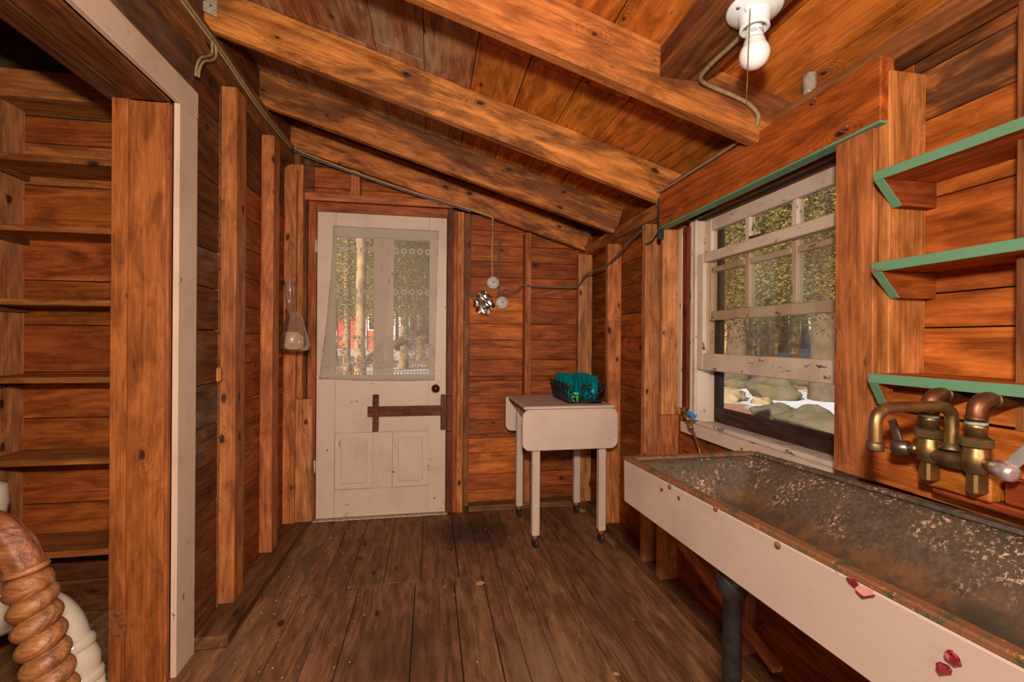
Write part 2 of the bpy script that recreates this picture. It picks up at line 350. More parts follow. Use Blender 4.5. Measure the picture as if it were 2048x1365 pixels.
def chamfer(hx, hy, hz, b, jit=0.):
    V = []; idx = {}
    for sx in (-1, 1):
        for sy in (-1, 1):
            for sz in (-1, 1):
                j = Vector((0, R.uniform(-jit, jit), R.uniform(-jit, jit)))
                c = Vector((sx*hx, sy*hy, sz*hz))+j
                for a in range(3):
                    d = Vector((-sx*b, -sy*b, -sz*b)); d[a] = 0
                    idx[(sx, sy, sz, a)] = len(V); V.append(c+d)
    F = []
    g = lambda s, a: idx[(*s, a)]
    def quad(l):
        F.append(l)
    for a in range(3):
        u, w = (a+1) % 3, (a+2) % 3
        for s in (-1, 1):
            q = []
            for su, sw in ((-1, -1), (1, -1), (1, 1), (-1, 1)):
                k = [0]*3; k[a] = s; k[u] = su; k[w] = sw; q.append(g(tuple(k), a))
            quad(q if s > 0 else q[::-1])
        for su in (-1, 1):
            for sw in (-1, 1):
                k0 = [0]*3; k0[a] = -1; k0[u] = su; k0[w] = sw; k1 = list(k0); k1[a] = 1
                q = [g(tuple(k0), u), g(tuple(k1), u), g(tuple(k1), w), g(tuple(k0), w)]
                quad(q if su*sw > 0 else q[::-1])
    for sx in (-1, 1):
        for sy in (-1, 1):
            for sz in (-1, 1):
                t = [g((sx, sy, sz), a) for a in range(3)]
                F.append(t if sx*sy*sz > 0 else t[::-1])
    return V, F
AX = {0: Matrix.Identity(3), 1: Matrix.Rotation(math.pi/2, 3, 'Z'), 2: Matrix.Rotation(-math.pi/2, 3, 'Y')}
def box(name, x0, x1, y0, y1, z0, z1, mat, parent=None, b=.002, jit=0., axis=None, rot=None):
    d = [abs(x1-x0), abs(y1-y0), abs(z1-z0)]
    a = d.index(max(d)) if axis is None else axis
    A = AX[a]; loc_d = [abs(v) for v in (A.transposed() @ Vector(d))]
    b = min(b, min(loc_d)*.3)
    V, F = chamfer(loc_d[0]/2, loc_d[1]/2, loc_d[2]/2, b, jit)
    mw = Matrix.Translation(((x0+x1)/2, (y0+y1)/2, (z0+z1)/2)) @ (rot.to_4x4() if rot else Matrix()) @ A.to_4x4()
    return mesh(name, V, F, mat, parent, mw)
def frame_of(p0, p1, up):
    x = (Vector(p1)-Vector(p0)).normalized(); z = Vector(up); y = z.cross(x).normalized(); z = x.cross(y)
    return Matrix((x, y, z)).transposed()
def beam(name, p0, p1, w, h, mat, parent=None, up=(0, 0, 1), b=.003, jit=0.):
    p0, p1 = Vector(p0), Vector(p1); L = (p1-p0).length
    V, F = chamfer(L/2, w/2, h/2, min(b, w*.3, h*.3), jit)
    return mesh(name, V, F, mat, parent, Matrix.Translation((p0+p1)/2) @ frame_of(p0, p1, up).to_4x4())
def spline(pts, n=8):
    pts = [Vector(p) for p in pts]; out = []
    P = [pts[0]*2-pts[1]]+pts+[pts[-1]*2-pts[-2]]
    for i in range(1, len(P)-2):
        for k in range(n):
            t = k/n; a, b, c, d = P[i-1:i+3]
            out.append(.5*((2*b)+(c-a)*t+(2*a-5*b+4*c-d)*t*t+(3*b-a-3*c+d)*t**3))
    out.append(pts[-1]); return out
def tube_vf(pts, rad, seg=10, fn=None, closed=False):
    pts = [Vector(p) for p in pts]; n = len(pts)
    rad = rad if isinstance(rad, (list, tuple)) else [rad]*n
    V, F = [], []; t0 = (pts[1]-pts[0]).normalized()
    nrm = t0.orthogonal().normalized()
    for i, p in enumerate(pts):
        t = (pts[min(i+1, n-1)]-pts[max(i-1, 0)])
        t = t.normalized() if t.length > 1e-9 else t0
        nrm = (nrm-t*nrm.dot(t)); nrm = nrm.normalized() if nrm.length > 1e-6 else t.orthogonal().normalized()
        bn = t.cross(nrm)
        for k in range(seg):
            a = 2*math.pi*k/seg; r = rad[i]*(fn(i/(n-1), a) if fn else 1)
            V.append(p+(nrm*math.cos(a)+bn*math.sin(a))*r)
    for i in range(n-1):
        for k in range(seg): F.append((i*seg+k, i*seg+(k+1) % seg, (i+1)*seg+(k+1) % seg, (i+1)*seg+k))
    F.append(tuple(range(seg))[::-1]); F.append(tuple((n-1)*seg+k for k in range(seg)))
    return V, F
def tube(name, pts, rad, mat, parent=None, seg=10, smooth_n=6, fn=None):
    if smooth_n and len(pts) > 2:
        if isinstance(rad, (list, tuple)):
            m = len(pts); rr = []
            for i in range(m-1): rr += [rad[i]+(rad[i+1]-rad[i])*k/smooth_n for k in range(smooth_n)]
            rad = rr+[rad[-1]]
        pts = spline(pts, smooth_n)
    V, F = tube_vf(pts, rad, seg, fn)
    return wmesh(name, V, F, mat, parent, True)
def lathe(name, prof, base, axis, mat, parent=None, seg=20):
    ax = Vector(axis).normalized(); u = ax.orthogonal().normalized(); v = ax.cross(u); base = Vector(base)
    V, F = [], []
    for r, h in prof:
        for k in range(seg):
            a = 2*math.pi*k/seg; V.append(base+ax*h+(u*math.cos(a)+v*math.sin(a))*max(r, 1e-4))
    n = len(prof)
    for i in range(n-1):
        for k in range(seg): F.append((i*seg+k, i*seg+(k+1) % seg, (i+1)*seg+(k+1) % seg, (i+1)*seg+k))
    F.append(tuple(range(seg))[::-1]); F.append(tuple((n-1)*seg+k for k in range(seg)))
    o = wmesh(name, V, F, mat, parent, True)
    return o
def join_vf(parts):
    V, F = [], []
    for v, f in parts:
        o = len(V); V += list(v); F += [tuple(i+o for i in q) for q in f]
    return V, F
def bx_vf(x0, x1, y0, y1, z0, z1):
    V = [(x, y, z) for x in (x0, x1) for y in (y0, y1) for z in (z0, z1)]
    return V, [(0, 1, 3, 2), (4, 6, 7, 5), (0, 4, 5, 1), (2, 3, 7, 6), (0, 2, 6, 4), (1, 5, 7, 3)]
def poly_plate(name, pts, t, mat, parent):
    pts = [Vector(p) for p in pts]; n = len(pts); d = Vector(t)
    V = pts+[p+d for p in pts]; F = [tuple(range(n)), tuple(range(2*n-1, n-1, -1))]+[(k, (k+1) % n, n+(k+1) % n, n+k) for k in range(n)]
    return wmesh(name, V, F, mat, parent)
def nearwhite_screw(p, axis, r, mat, parent, name='screw'):
    return lathe(name, [(r, 0), (r, .002), (r*.6, .0035), (0, .004)], p, axis, mat, parent, 10)

# ------------------------------------------------------------------ the setting
XL, XR, YB, YF = -.87, 1.16, 3.17, -2.3
ZR = lambda x: 2.293-.295*x          # underside of the roof boards
ZB = lambda x: 2.118-.295*x          # underside of the rafters
SL = math.atan(.295)

# floor ------------------------------------------------------------
fv, ff = join_vf([bx_vf(-2.02, 1.22, YF-.05, 3.24, -.09, -.032)])
floor = wmesh('floor', fv, ff, 'dark'); tag(floor, 'worn brown plank floor of the narrow room', 'floor', kind='structure')
far = [-2.0, -1.82, -1.62, -1.45, -1.27, -1.08, -.9, -.74, -.592, -.495, -.380, -.214, -.036, .147, .266, .353, .456, .628, .744, .90, 1.03, 1.18]
near = [-2.0, -1.82, -1.62, -1.45, -1.27, -1.08, -.9, -.74, -.571, -.440, -.321, -.063, .123, .262, .352, .456, .646, .744, .90, 1.03, 1.18]
def planks(xs, y0, y1, jy):
    for i in range(len(xs)-1):
        g = .0012 if R.random() < .75 else .003
        yj = jy(xs[i], xs[i+1])
        a, b_ = (y0, yj) if y0 < 0 else (yj, y1)
        dz = R.uniform(-.003, 0)
        box('plank', xs[i]+g, xs[i+1]-g, a+.001, b_-.001, -.030+dz, dz, 'floor', floor, b=.0015)
joint = lambda a, b: 2.215 if b < -.3 else (2.25 if b < .3 else 3.2)
planks(far[:15], 1, 3.2, lambda a, b: 2.215 if b < -.3 else 2.25)
nearlong = near[:14]
planks(nearlong, YF, 3, lambda a, b: 2.215 if b < -.3 else 2.25)
planks([.264, .352, .456, .646, .744, .90, 1.03, 1.18], YF, 3.2, lambda a, b: 3.2)

# ceiling ----------------------------------------------------------
def roof_slab(x0, x1, y0, y1, t0, t1):
    return ([(x, y, ZR(x)+t) for x in (x0, x1) for y in (y0, y1) for t in (t0, t1)], bx_vf(0, 1, 0, 1, 0, 1)[1])
cv, cf = join_vf([roof_slab(-2.1, 1.5, YF-.1, 3.4, .024, .06)])
ceiling = wmesh('ceiling', cv, cf, 'dark'); tag(ceiling, 'sloping board ceiling falling towards the window side', 'ceiling', kind='structure')
rxs = [-2.05, -1.86, -1.66, -1.46, -1.27, -1.06, -.87, -.66, -.46, -.225, -.03, .165, .355, .546, .736, .926, 1.106, 1.30, 1.48]
for i in range(len(rxs)-1):
    g = .0016; x0, x1 = rxs[i]+g, rxs[i+1]-g; xm = (x0+x1)/2
    old = x1 < .17
    y_cuts = [YF, 1.62, 3.35] if not old else [YF, 2.2+R.uniform(-.5, .4), 3.35]
    for a, b_ in zip(y_cuts[:-1], y_cuts[1:]):
        zc = ZR(xm)+.011
        beam('board', (xm, a+.001, zc), (xm, b_-.001, zc), (x1-x0)/math.cos(SL), .022, 'ceil_old' if old else 'ceil', ceiling, up=(math.sin(SL), 0, math.cos(SL)), b=.0015)
hR = (ZR(0)-ZB(0))*math.cos(SL)
def rafter(y, x0, x1, mat='rafter', th=.046):
    zc = lambda x: (ZR(x)+ZB(x))/2
    return beam('rafter', (x0, y+th/2, zc(x0)), (x1, y+th/2, zc(x1)), th, hR-.002, mat, ceiling, up=(math.sin(SL), 0, math.cos(SL)), b=.005, jit=.003)
for y in (-1.9, -1.22, -.58, -.02): rafter(y, -2.0, 1.14)
rafter(1.30, -2.0, 1.13); rafter(1.945, -2.0, 1.13); rafter(2.53, -2.0, 1.10); rafter(3.055, -2.0, 1.10, th=.05)

# right wall ---------------------------------------------------------
WY0, WY1, WZ0, WZ1 = 1.06, 1.885, .80, 1.715
wr_parts = [bx_vf(XR+.022, XR+.05, YF, WY0, -.05, 1.95), bx_vf(XR+.022, XR+.05, WY1, 3.22, -.05, 1.95),
            bx_vf(XR+.022, XR+.05, WY0, WY1, -.05, WZ0-.03), bx_vf(XR+.022, XR+.05, WY0, WY1, WZ1, 1.95)]
wall_right = wmesh('wall_right', *join_vf(wr_parts), 'dark'); tag(wall_right, 'board and stud wall with the window and sink', 'wall', kind='structure')
def rboard(y0, y1, z0, z1, mat): return box('board', XR, XR+.020, y0, y1, z0+.0015, z1-.0015, mat, wall_right, b=.0015)
ze = [0, .16, .33, .5, .66, .80, .93, 1.06, 1.205, 1.285, 1.51, 1.70, 1.82, 1.955]
for a, b_ in zip(ze[:-1], ze[1:]):
    m = 'wall_red' if a < .6 else ('wall_bright' if a < 1.69 else 'wall_stain')
    rboard(YF, -.6, a, b_, 'wall'); rboard(-.598, .92, a, b_, m)
    if b_ <= WZ0+.01: rboard(.922, 1.95, a, b_, 'wall')
    elif a >= 1.69: rboard(.922, 1.95, max(a, WZ1), b_, 'wall')
    else: rboard(.922, WY0, a, b_, 'wall')
ze2 = [.0, .13, .27, .43, .60, .74, .90, 1.05, 1.19, 1.33, 1.50, 1.64, 1.78, 1.955]
for a, b_ in zip(ze2[:-1], ze2[1:]): rboard(1.955, 3.2, a, b_, 'wall')
def rstud(y, z0, z1, mat='stud', x0=1.07, th=.042): return box('stud', x0, XR-.001, y, y+th, z0, z1, mat, wall_right, b=.003)
box('bottom_plate', 1.068, XR-.001, -1.9, 3.0, .001, .046, 'sill', wall_right, b=.004)
rstud(2.64, .046, 1.765, 'stud'); rstud(2.15, .046, 1.765, 'stud_pale', 1.072)
box('stud', 1.012, 1.112, 3.028, 3.068, .046, 1.77, 'stud_pale', wall_right)
rstud(1.975, .046, .90, 'stud'); rstud(1.45, .046, .77, 'stud_dark', 1.075); rstud(.90, .046, .83, 'wall_red', 1.075)
box('stud', 1.062, XR-.001, 1.958, 1.980, .825, 1.69, 'stud_pale', wall_right)           # plank beside the window
box('stud', 1.056, XR-.001, .892, .920, 1.05, 1.81, 'stud', wall_right)
for y in (.62, .0, -.62, -1.24): rstud(y, .046, 1.80, 'stud_dark' if y > .5 else 'stud', 1.06)
box('window_board', 1.046, 1.062, .922, 1.028, .835, 1.69, 'stud', wall_right)
box('stud', 1.062, XR-.001, .985, 1.025, .84, 1.70, 'stud', wall_right)
box('iron_strap', 1.030, 1.060, 1.9455, 1.954, 1.64, 1.83, 'iron', wall_right, b=.001)
hd = box('header_beam', 1.035, 1.075, .897, 1.945, 1.692, 1.845, 'header', wall_right, b=.003)
box('green_edge', 1.0345, 1.075, .897, 1.945, 1.686, 1.6925, 'green', hd, b=.001)
box('top_plate', 1.062, 1.15, 1.95, 3.05, 1.765, 1.83, 'rafter', wall_right, b=.004)
box('top_plate', 1.08, 1.15, -1.9, 1.95, 1.845, 1.90, 'stud_dark', wall_right, b=.004)
for (px, py, l) in ((1632, 205, .03), (1692, 262, .035)):
    p = PX(px, py, 1.033); tube('nail', [p+Vector((.01, 0, 0)), p+Vector((-.02, -.002, -.004)), p+Vector((-.02-l*.3, -l, -.006))], .0022, 'nail', hd, 6, 3)
# sink-side brace and lower plank against the wall
beam('brace', PX(1362, 1088, 1.06), PX(1556, 1342, 1.05), .02, .035, 'stud', wall_right, up=(1, 0, 0))
wb = [(.838, .925), (.925, 1.012)]
for i, (a, b_) in enumerate(wb): box('backboard', 1.042, 1.058, -.3, .918, a+.001, b_-.001, 'wall_bright', wall_right)
box('backboard', 1.060, 1.075, -.3, .890, 1.014, 1.078, 'wall_bright', wall_right)

# back wall ----------------------------------------------------------
DX0, DX1, DZ1 = -.735, .115, 2.0
bw = [bx_vf(-1.0, DX0, YB+.022, YB+.05, -.05, 2.62), bx_vf(DX1, 1.22, YB+.022, YB+.05, -.05, 2.3), bx_vf(DX0, DX1, YB+.022, YB+.05, DZ1+.01, 2.52)]
wall_back = wmesh('wall_back', *join_vf(bw), 'dark'); tag(wall_back, 'end wall of horizontal boards around the white door', 'wall', kind='structure')
zb = [.0, .123, .228, .375, .48, .606, .721, .882, .913, 1.032, 1.168, 1.28, 1.469, 1.609, 1.717, 1.829, 1.934, 2.042, 2.16, 2.30, 2.45]
def bboard(x0, x1, z0, z1, mat='wall'): return box('board', x0, x1, YB, YB+.02, z0+.0016, z1-.0016, mat, wall_back, b=.0015)
for a, b_ in zip(zb[:-1], zb[1:]):
    lim = (2.293-a)/.295
    if a < 2.0: bboard(DX1+.005, min(.66, lim), a, b_, 'wall_bright' if 1.1 < a < 1.3 or a < .4 else 'wall'); 
    if a < 1.95: bboard(.662, XR+.02, a, b_)
    if b_ > DZ1+.02: bboard(DX0-.02, min(.11, lim), max(a, DZ1+.02), b_, 'wall_dark' if a > 2.2 else 'wall')
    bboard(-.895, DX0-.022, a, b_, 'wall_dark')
box('bottom_plate', .262, 1.10, 3.075, YB-.001, .001, .04, 'sill', wall_back, b=.003)
box('stud', .645, .688, 3.085, YB-.001, .04, 1.915, 'stud', wall_back)
box('stud', -.52, -.455, 3.10, YB-.001, 2.10, 2.27, 'stud', wall_back)
box('stud', -.86, -.815, 3.06, YB-.001, .04, 2.34, 'stud_dark', wall_back)
box('stud', .178, .222, 3.078, YB-.001, .001, 2.03, 'stud', wall_back); box('stud', .224, .262, 3.082, YB-.001, .04, 2.025, 'stud_dark', wall_back)
# door frame (trim_1)
trim1 = empty('trim_1', (-.31, 3.12, 0), 'reddish bare wood frame around the white door', 'door frame', kind='structure')
box('jamb', -.772, -.722, 3.095, YB+.05, .001, 2.05, 'jamb', trim1); box('jamb', .112, .150, 3.095, YB+.05, .001, 2.05, 'latch', trim1)
box('jamb', .1505, .1775, 3.085, YB-.002, .001, 2.04, 'jamb', trim1)
box('head_jamb', -.722, .112, 3.098, YB+.05, 1.99, 2.05, 'jamb', trim1)
box('head_trim', -.80, .150, 3.072, 3.098, 2.052, 2.098, 'stud', trim1)
box('side_strip', -.80, -.7735, 3.07, 3.10, .001, 2.05, 'wall_dark', trim1)
for q in ((.092, .1115, .0, 1.985), (-.7215, -.70, .0, 1.985)): box('light_leak_stop', q[0], q[1], 3.1225, 3.14, .009, 1.99, 'latch', trim1)  # unseen strips added behind the door edges to block leaking daylight
box('threshold', -.73, .12, 3.06, 3.2, .0005, .008, 'steel', trim1, b=.001)

# left wall ---------------------------------------------------------
OY0, OY1, OZ = .55, 1.74, 1.968
lw = [bx_vf(XL-.05, XL-.022, OY1, 3.22, -.05, 2.56), bx_vf(XL-.05, XL-.022, YF, OY0, -.05, 2.56), bx_vf(XL-.05, XL-.022, OY0, OY1, OZ, 2.56)]
wall_left = wmesh('wall_left', *join_vf(lw), 'dark'); tag(wall_left, 'dark board wall with bare studs left of the door', 'wall', kind='structure')
def lboard(y0, y1, z0, z1, mat): return box('board', XL-.020, XL, y0, y1, z0+.0016, z1-.0016, mat, wall_left, b=.0015)
zl = [.0, .17, .35, .50, .66, .82, .985, 1.20, 1.37, 1.52, 1.66, 1.80, 1.93, 2.06, 2.23, 2.40, 2.55]
for a, b_ in zip(zl[:-1], zl[1:]):
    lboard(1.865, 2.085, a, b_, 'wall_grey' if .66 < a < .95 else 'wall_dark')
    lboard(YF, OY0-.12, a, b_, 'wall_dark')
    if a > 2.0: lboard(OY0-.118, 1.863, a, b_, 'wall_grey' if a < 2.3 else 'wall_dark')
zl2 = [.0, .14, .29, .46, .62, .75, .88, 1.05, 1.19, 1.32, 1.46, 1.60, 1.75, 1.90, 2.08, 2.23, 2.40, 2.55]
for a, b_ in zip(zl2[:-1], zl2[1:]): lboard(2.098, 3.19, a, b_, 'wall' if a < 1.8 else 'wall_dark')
box('crack_strip', XL-.019, XL-.004, 2.086, 2.097, .06, 2.2, 'white_win', wall_left, b=.001)
box('bottom_plate', XL+.002, -.742, 1.872, 3.07, .001, .05, 'sill', wall_left, b=.006, jit=.002)
def lstud(y0, y1, x1, z0, z1, mat='stud', x0=XL+.001): return box('stud', x0, x1, y0, y1, z0, z1, mat, wall_left, b=.003)
lstud(2.095, 2.20, -.808, .05, 2.229); lstud(2.555, 2.655, -.808, .05, 2.229)
lstud(2.93, 2.97, -.80, .05, 2.20); lstud(2.985, 3.025, -.775, .05, 2.24, 'stud')
box('stud', -.80, -.705, 2.945, 2.982, .051, .80, 'stud_pale', wall_left)
wdg = PX(436, 750, -.862); box('wedge', wdg.x-.006, wdg.x+.014, wdg.y-.012, wdg.y+.012, wdg.z-.03, wdg.z+.03, 'stud', wall_left, b=.006)
bm = box('wall_beam', XL-.015, -.845, -1.9, 3.054, 2.231, 2.372, 'stud_dark', wall_left, b=.004)
# doorway casing (trim_2)
trim2 = empty('trim_2', (XL, OY1, 0), 'beige painted casing of the open pantry doorway', 'door casing', kind='structure')
box('side_casing', XL+.001, XL+.020, 1.738, 1.862, .001, 1.975, 'casing', trim2, axis=2)
box('head_casing', XL+.001, XL+.021, OY0-.1, 1.862, 1.977, 2.072, 'casing', trim2)
box('side_casing', XL+.001, XL+.020, OY0-.1, OY0-.002, .001, 1.975, 'casing', trim2)
box('jamb_board', -1.04, -.882, 1.722, 1.752, .001, 1.965, 'jamb', trim2, b=.003)
box('jamb_board', -.881, XL, 1.716, 1.737, .001, 1.965, 'jamb', trim2, b=.003)
box('door_stop', -1.04, -.992, 1.712, 1.7215, .001, 1.965, 'jamb', trim2, b=.002)
box('head_jamb', -.985, XL, OY0, 1.72, 1.966, 1.976, 'stud_dark', trim2); box('head_jamb', -1.06, -.99, OY0, 1.75, 1.962, 2.02, 'wall_dark', trim2)
box('jamb_board', -1.04, XL, OY0-.03, OY0, .001, 1.965, 'jamb', trim2)
st = box('strike_plate', -1.036, -.985, 1.7085, 1.7115, .178, .265, 'rust', trim2, b=.001)
# pantry ---------------------------------------------------------------
wp = wmesh('wall_pantry_back', *join_vf([bx_vf(-2.02, -.895, 2.243, 2.27, -.05, 2.9)]), 'dark'); tag(wp, 'board wall behind the pantry shelves', 'wall', kind='structure')
zp = [.0, .14, .30, .468, .64, .827, 1.02, 1.218, 1.405, 1.60, 1.802, 1.979, 2.09, 2.25, 2.42, 2.6, 2.8]
for a, b_ in zip(zp[:-1], zp[1:]):
    box('board', -2.0, -.895, 2.222, 2.242, a+.002, b_-.002, 'wall_dark' if a < .27 or a > 2.05 else 'shelf' if a == 1.802 else 'wall', wp, b=.0015)  # bottom boards darker: shade under the lowest shelf put into their colour
wq = wmesh('wall_pantry_left', *join_vf([bx_vf(-2.04, -2.0, YF, 2.27, -.05, 2.9)]), 'wall_dark'); [box('board', -2.0, -1.985, y, y+.178, .0, 2.75, 'wall_dark', wq) for y in [-.2+.18*q for q in range(13)]]; tag(wq, 'dark left wall inside the pantry', 'wall', kind='structure')
wn = wmesh('wall_rear', *join_vf([bx_vf(-2.04, 1.22, YF-.04, YF, -.05, 2.9)]), 'wall'); tag(wn, 'plain board wall behind the photographer', 'wall', kind='structure')
sh = empty('pantry_shelving', (-1.35, 2.12, 0), 'tall built in pine shelving with empty shelves inside the pantry', 'shelving')
box('upright', -1.69, -1.660, 2.00, 2.221, .001, 2.13, 'stud_pale', sh); box('upright', -1.075, -1.045, 2.00, 2.221, .001, 2.13, 'shelf', sh)
box('top_rail', -2.0, -.95, 2.06, 2.10, 2.095, 2.20, 'stud', sh); box('top_rail', -1.66, -1.075, 2.10, 2.221, 2.10, 2.12, 'shelf', sh)
for z in (1.86, 1.594, 1.313, 1.015, .70, .345):
    box('shelf', -1.659, -1.076, 2.02, 2.221, z-.024, z, 'shelf', sh, b=.0025)
    box('cleat', -1.659, -1.642, 2.04, 2.221, z-.046, z-.0245, 'wall_dark', sh)

# ------------------------------------------------------------------ door_1
door = empty('door_1', (-.31, 3.10, 0), 'white painted panel door with two tall glass panes', 'door', kind='structure')
dy0, dy1 = 3.088, 3.122
dl, dr, db, dt = -.715, .106, .012, 1.984
for a, b_ in ((dl, -.602), (-.008, dr)): box('stile', a, b_, dy0, dy1, db, dt, 'white_door', door)
for a, b_ in ((db, .19), (.557, .912), (1.828, dt)): box('rail', -.6015, -.0085, dy0+.0008, dy1, a, b_, 'white_door', door)
for a, b_ in ((.1905, .5565), (.9125, 1.8275)): box('mullion', -.365, -.24, dy0+.0008, dy1, a, b_, 'white_door', door)
for a, b_ in ((-.6015, -.3655), (-.2395, -.0085)):
    box('panel', a, b_, dy0+.012, dy1-.01, .1905, .5565, 'white_door', door)
    box('raised_field', a+.035, b_-.035, dy0+.006, dy0+.02, .2255, .5215, 'white_door', door, b=.006)
    box('pane', a, b_, dy0+.018, dy0+.021, .9125, 1.8275, 'glass_door', door, b=.0005)
kp = PY(871, 776, 3.088)
kb = lathe('knob', [(.020, 0), (.020, .004), (.010, .006), (.009, .025), (.018, .030), (.027, .042), (.027, .052), (.018, .062), (0, .065)], (kp.x, dy0, kp.z), (0, -1, 0), 'knob', door)
for z in (1.76, .35):
    h = tube('hinge', [(-.722, dy0-.004, z-.04), (-.722, dy0-.004, z+.04)], .007, 'white_door', door, 8, 0)
# wooden drop latch on the door
lt = empty('door_latch', (-.15, 3.08, .7), 'brown wooden sliding bar latch across the white door', 'latch')
box('bar', -.395, .085, 3.056, 3.070, .665, .730, 'latch', lt); box('keeper', -.362, -.327, 3.040, 3.0875, .572, .806, 'latch', lt)
box('keeper', .072, .103, 3.040, 3.0875, .572, .800, 'latch', lt); box('catch_block', .112, .150, 3.046, 3.084, .560, .790, 'latch', lt)
box('handle_peg', -.158, -.128, 3.036, 3.056, .680, .708, 'latch', lt, b=.004)
# lace curtain
nx, nz = 60, 70; V = []; F = []
TL, TR, BL, BR = (-.615, 1.893), (.052, 1.894), (-.693, .914), (.031, .899)
for j in range(nz+1):
    v = j/nz
    for i in range(nx+1):
        u = i/nx
        lx = TL[0]+(BL[0]-TL[0])*v**1.6; rx = TR[0]+(BR[0]-TR[0])*v
        lz = TL[1]+(BL[1]-TL[1])*v; rz = TR[1]+(BR[1]-TR[1])*v
        x = lx+(rx-lx)*u; z = lz+(rz-lz)*u - .008*math.sin(math.pi*u)*v
        wv = (.004+.005*math.sin(v*3))*math.sin(u*17+v*1.3)+.003*math.sin(u*41)+.006*v
        V.append((x, 3.072-wv, z))
for j in range(nz):
    for i in range(nx): a = j*(nx+1)+i; F.append((a, a+1, a+nx+2, a+nx+1))
cu = wmesh('lace_curtain', V, F, 'lace', smooth=True, origin=(-.615, 3.072, 1.893)); tag(cu, 'cream lace net curtain hanging over the door glass', 'curtain')
sm = cu.modifiers.new('thickness', 'SOLIDIFY'); sm.thickness = .0006

# ------------------------------------------------------------------ window_1
win = empty('window_1', (1.2, 1.5, .8), 'old white double hung window, lower sash raised', 'window', kind='structure')
box('frame_side', 1.16, 1.30, 1.876, 1.90, .80, 1.715, 'white_win', win); box('frame_side', 1.16, 1.30, 1.045, 1.068, .80, 1.715, 'white_win', win)
box('frame_head', 1.16, 1.30, 1.045, 1.90, 1.7155, 1.735, 'stud_dark', win)
box('casing_strip', 1.14, 1.159, 1.925, 1.957, .86, 1.69, 'white_win', win); box('casing_strip', 1.142, 1.159, 1.885, 1.924, .86, 1.69, 'wall_red', win)
box('stop_strip', 1.162, 1.176, 1.853, 1.8755, .84, 1.715, 'white_win', win)
box('sill', 1.141, 1.33, 1.03, 1.905, .785, .805, 'white_win', win, b=.004)
box('sill_edge', 1.125, 1.1405, 1.03, 1.905, .757, .805, 'white_win', win, b=.003)
box('parting_sill', 1.145, 1.165, 1.03, 1.90, .8055, .822, 'white_win', win, b=.003)
ls = empty('lower_sash', (1.197, 1.46, 1.04)); ls.parent = win; ls.matrix_basis = wm(win).inverted() @ wm(ls)
def sash_box(n, *a, p=None): return box(n, *a, 'white_win', p, b=.003)
x0, x1 = 1.180, 1.213
sash_box('stile', x0, x1, 1.820, 1.874, 1.043, 1.556, p=ls); sash_box('stile', x0, x1, 1.07, 1.12, 1.043, 1.556, p=ls)
sash_box('bottom_rail', x0-.001, x1, 1.121, 1.8195, 1.043, 1.116, p=ls); sash_box('top_rail', x0-.001, x1, 1.121, 1.8195, 1.515, 1.556, p=ls)
box('pane', x0+.015, x0+.018, 1.12, 1.82, 1.116, 1.515, 'glass', ls, b=.0005)
us = empty('upper_sash', (1.24, 1.46, 1.26)); us.parent = win; us.matrix_basis = wm(win).inverted() @ wm(us)
x0, x1 = 1.222, 1.255
sash_box('stile', x0, x1, 1.828, 1.874, 1.262, 1.714, p=us); sash_box('stile', x0, x1, 1.07, 1.116, 1.262, 1.714, p=us)
sash_box('top_rail', x0, x1, 1.1165, 1.8275, 1.660, 1.714, p=us); sash_box('bottom_rail', x0, x1, 1.1165, 1.8275, 1.262, 1.302, p=us)
for y in (1.350, 1.585): sash_box('muntin', x0+.002, x1-.002, y, y+.026, 1.3025, 1.6595, p=us)
ys = [(1.1165, 1.3495), (1.3765, 1.5845), (1.6115, 1.8275)]
for a, b_ in ys:
    sash_box('muntin', x0+.002, x1-.002, a, b_, 1.474, 1.496, p=us)
    for c, d in ((1.3025, 1.4735), (1.4965, 1.6595)): box('pane', x0+.014, x0+.017, a, b_, c, d, 'glass', us, b=.0005)
lathe('sash_lock', [(.014, 0), (.014, .006), (.006, .008), (.006, .016), (.012, .02), (.012, .026), (0, .03)], (1.238, 1.50, 1.302), (0, 0, 1), 'rust_dark', us, 12)
beam('sash_lock', (1.195, 1.48, 1.5605), (1.195, 1.545, 1.566), .014, .009, 'rust_dark', ls)
lathe('lock_knob', [(.007, 0), (.005, .01), (.009, .018), (0, .024)], (1.195, 1.475, 1.557), (0, 0, 1), 'rust_dark', ls, 10)
scn = empty('storm_screen_frame', (1.285, 1.47, .81)); scn.parent = win; scn.matrix_basis = wm(win).inverted() @ wm(scn)
box('rail', 1.272, 1.292, 1.07, 1.874, .806, .872, 'wall_black', scn); box('stile', 1.272, 1.292, 1.828, 1.874, .873, 1.71, 'dark', scn); box('stile', 1.272, 1.292, 1.07, 1.10, .873, 1.71, 'dark', scn)

# ------------------------------------------------------------------ sink
TILT = .041; ZS = lambda y: .814+(1.30-y)*TILT
sink = empty('kitchen_sink', (.82, .6, 0), 'long shallow stained trough sink with white painted apron', 'sink')
SX0, SX1, SY0, SY1 = .600, 1.030, -.28, 1.295
nx, ny = 36, 96; V = []; F = []
def smooth(t): t = max(0, min(1, t)); return t*t*(3-2*t)
for j in range(ny+1):
    y = SY0+(SY1-SY0)*j/ny
    for i in range(nx+1):
        x = SX0+(SX1-SX0)*i/nx
        e = min((x-SX0-.012)/.055, (SX1-.014-x)/.15, (SY1-.016-y)/.10, (y-SY0-.016)/.10, 1.0)
        d = .118*smooth(e) if e > 0 else 0
        d += .004*mnoise.noise(Vector((x*18, y*18, 1)))*smooth(e*3)
        V.append((x, y, ZS(y)-.008-d))
for j in range(ny):
    for i in range(nx): a = j*(nx+1)+i; F.append((a, a+1, a+nx+2, a+nx+1))
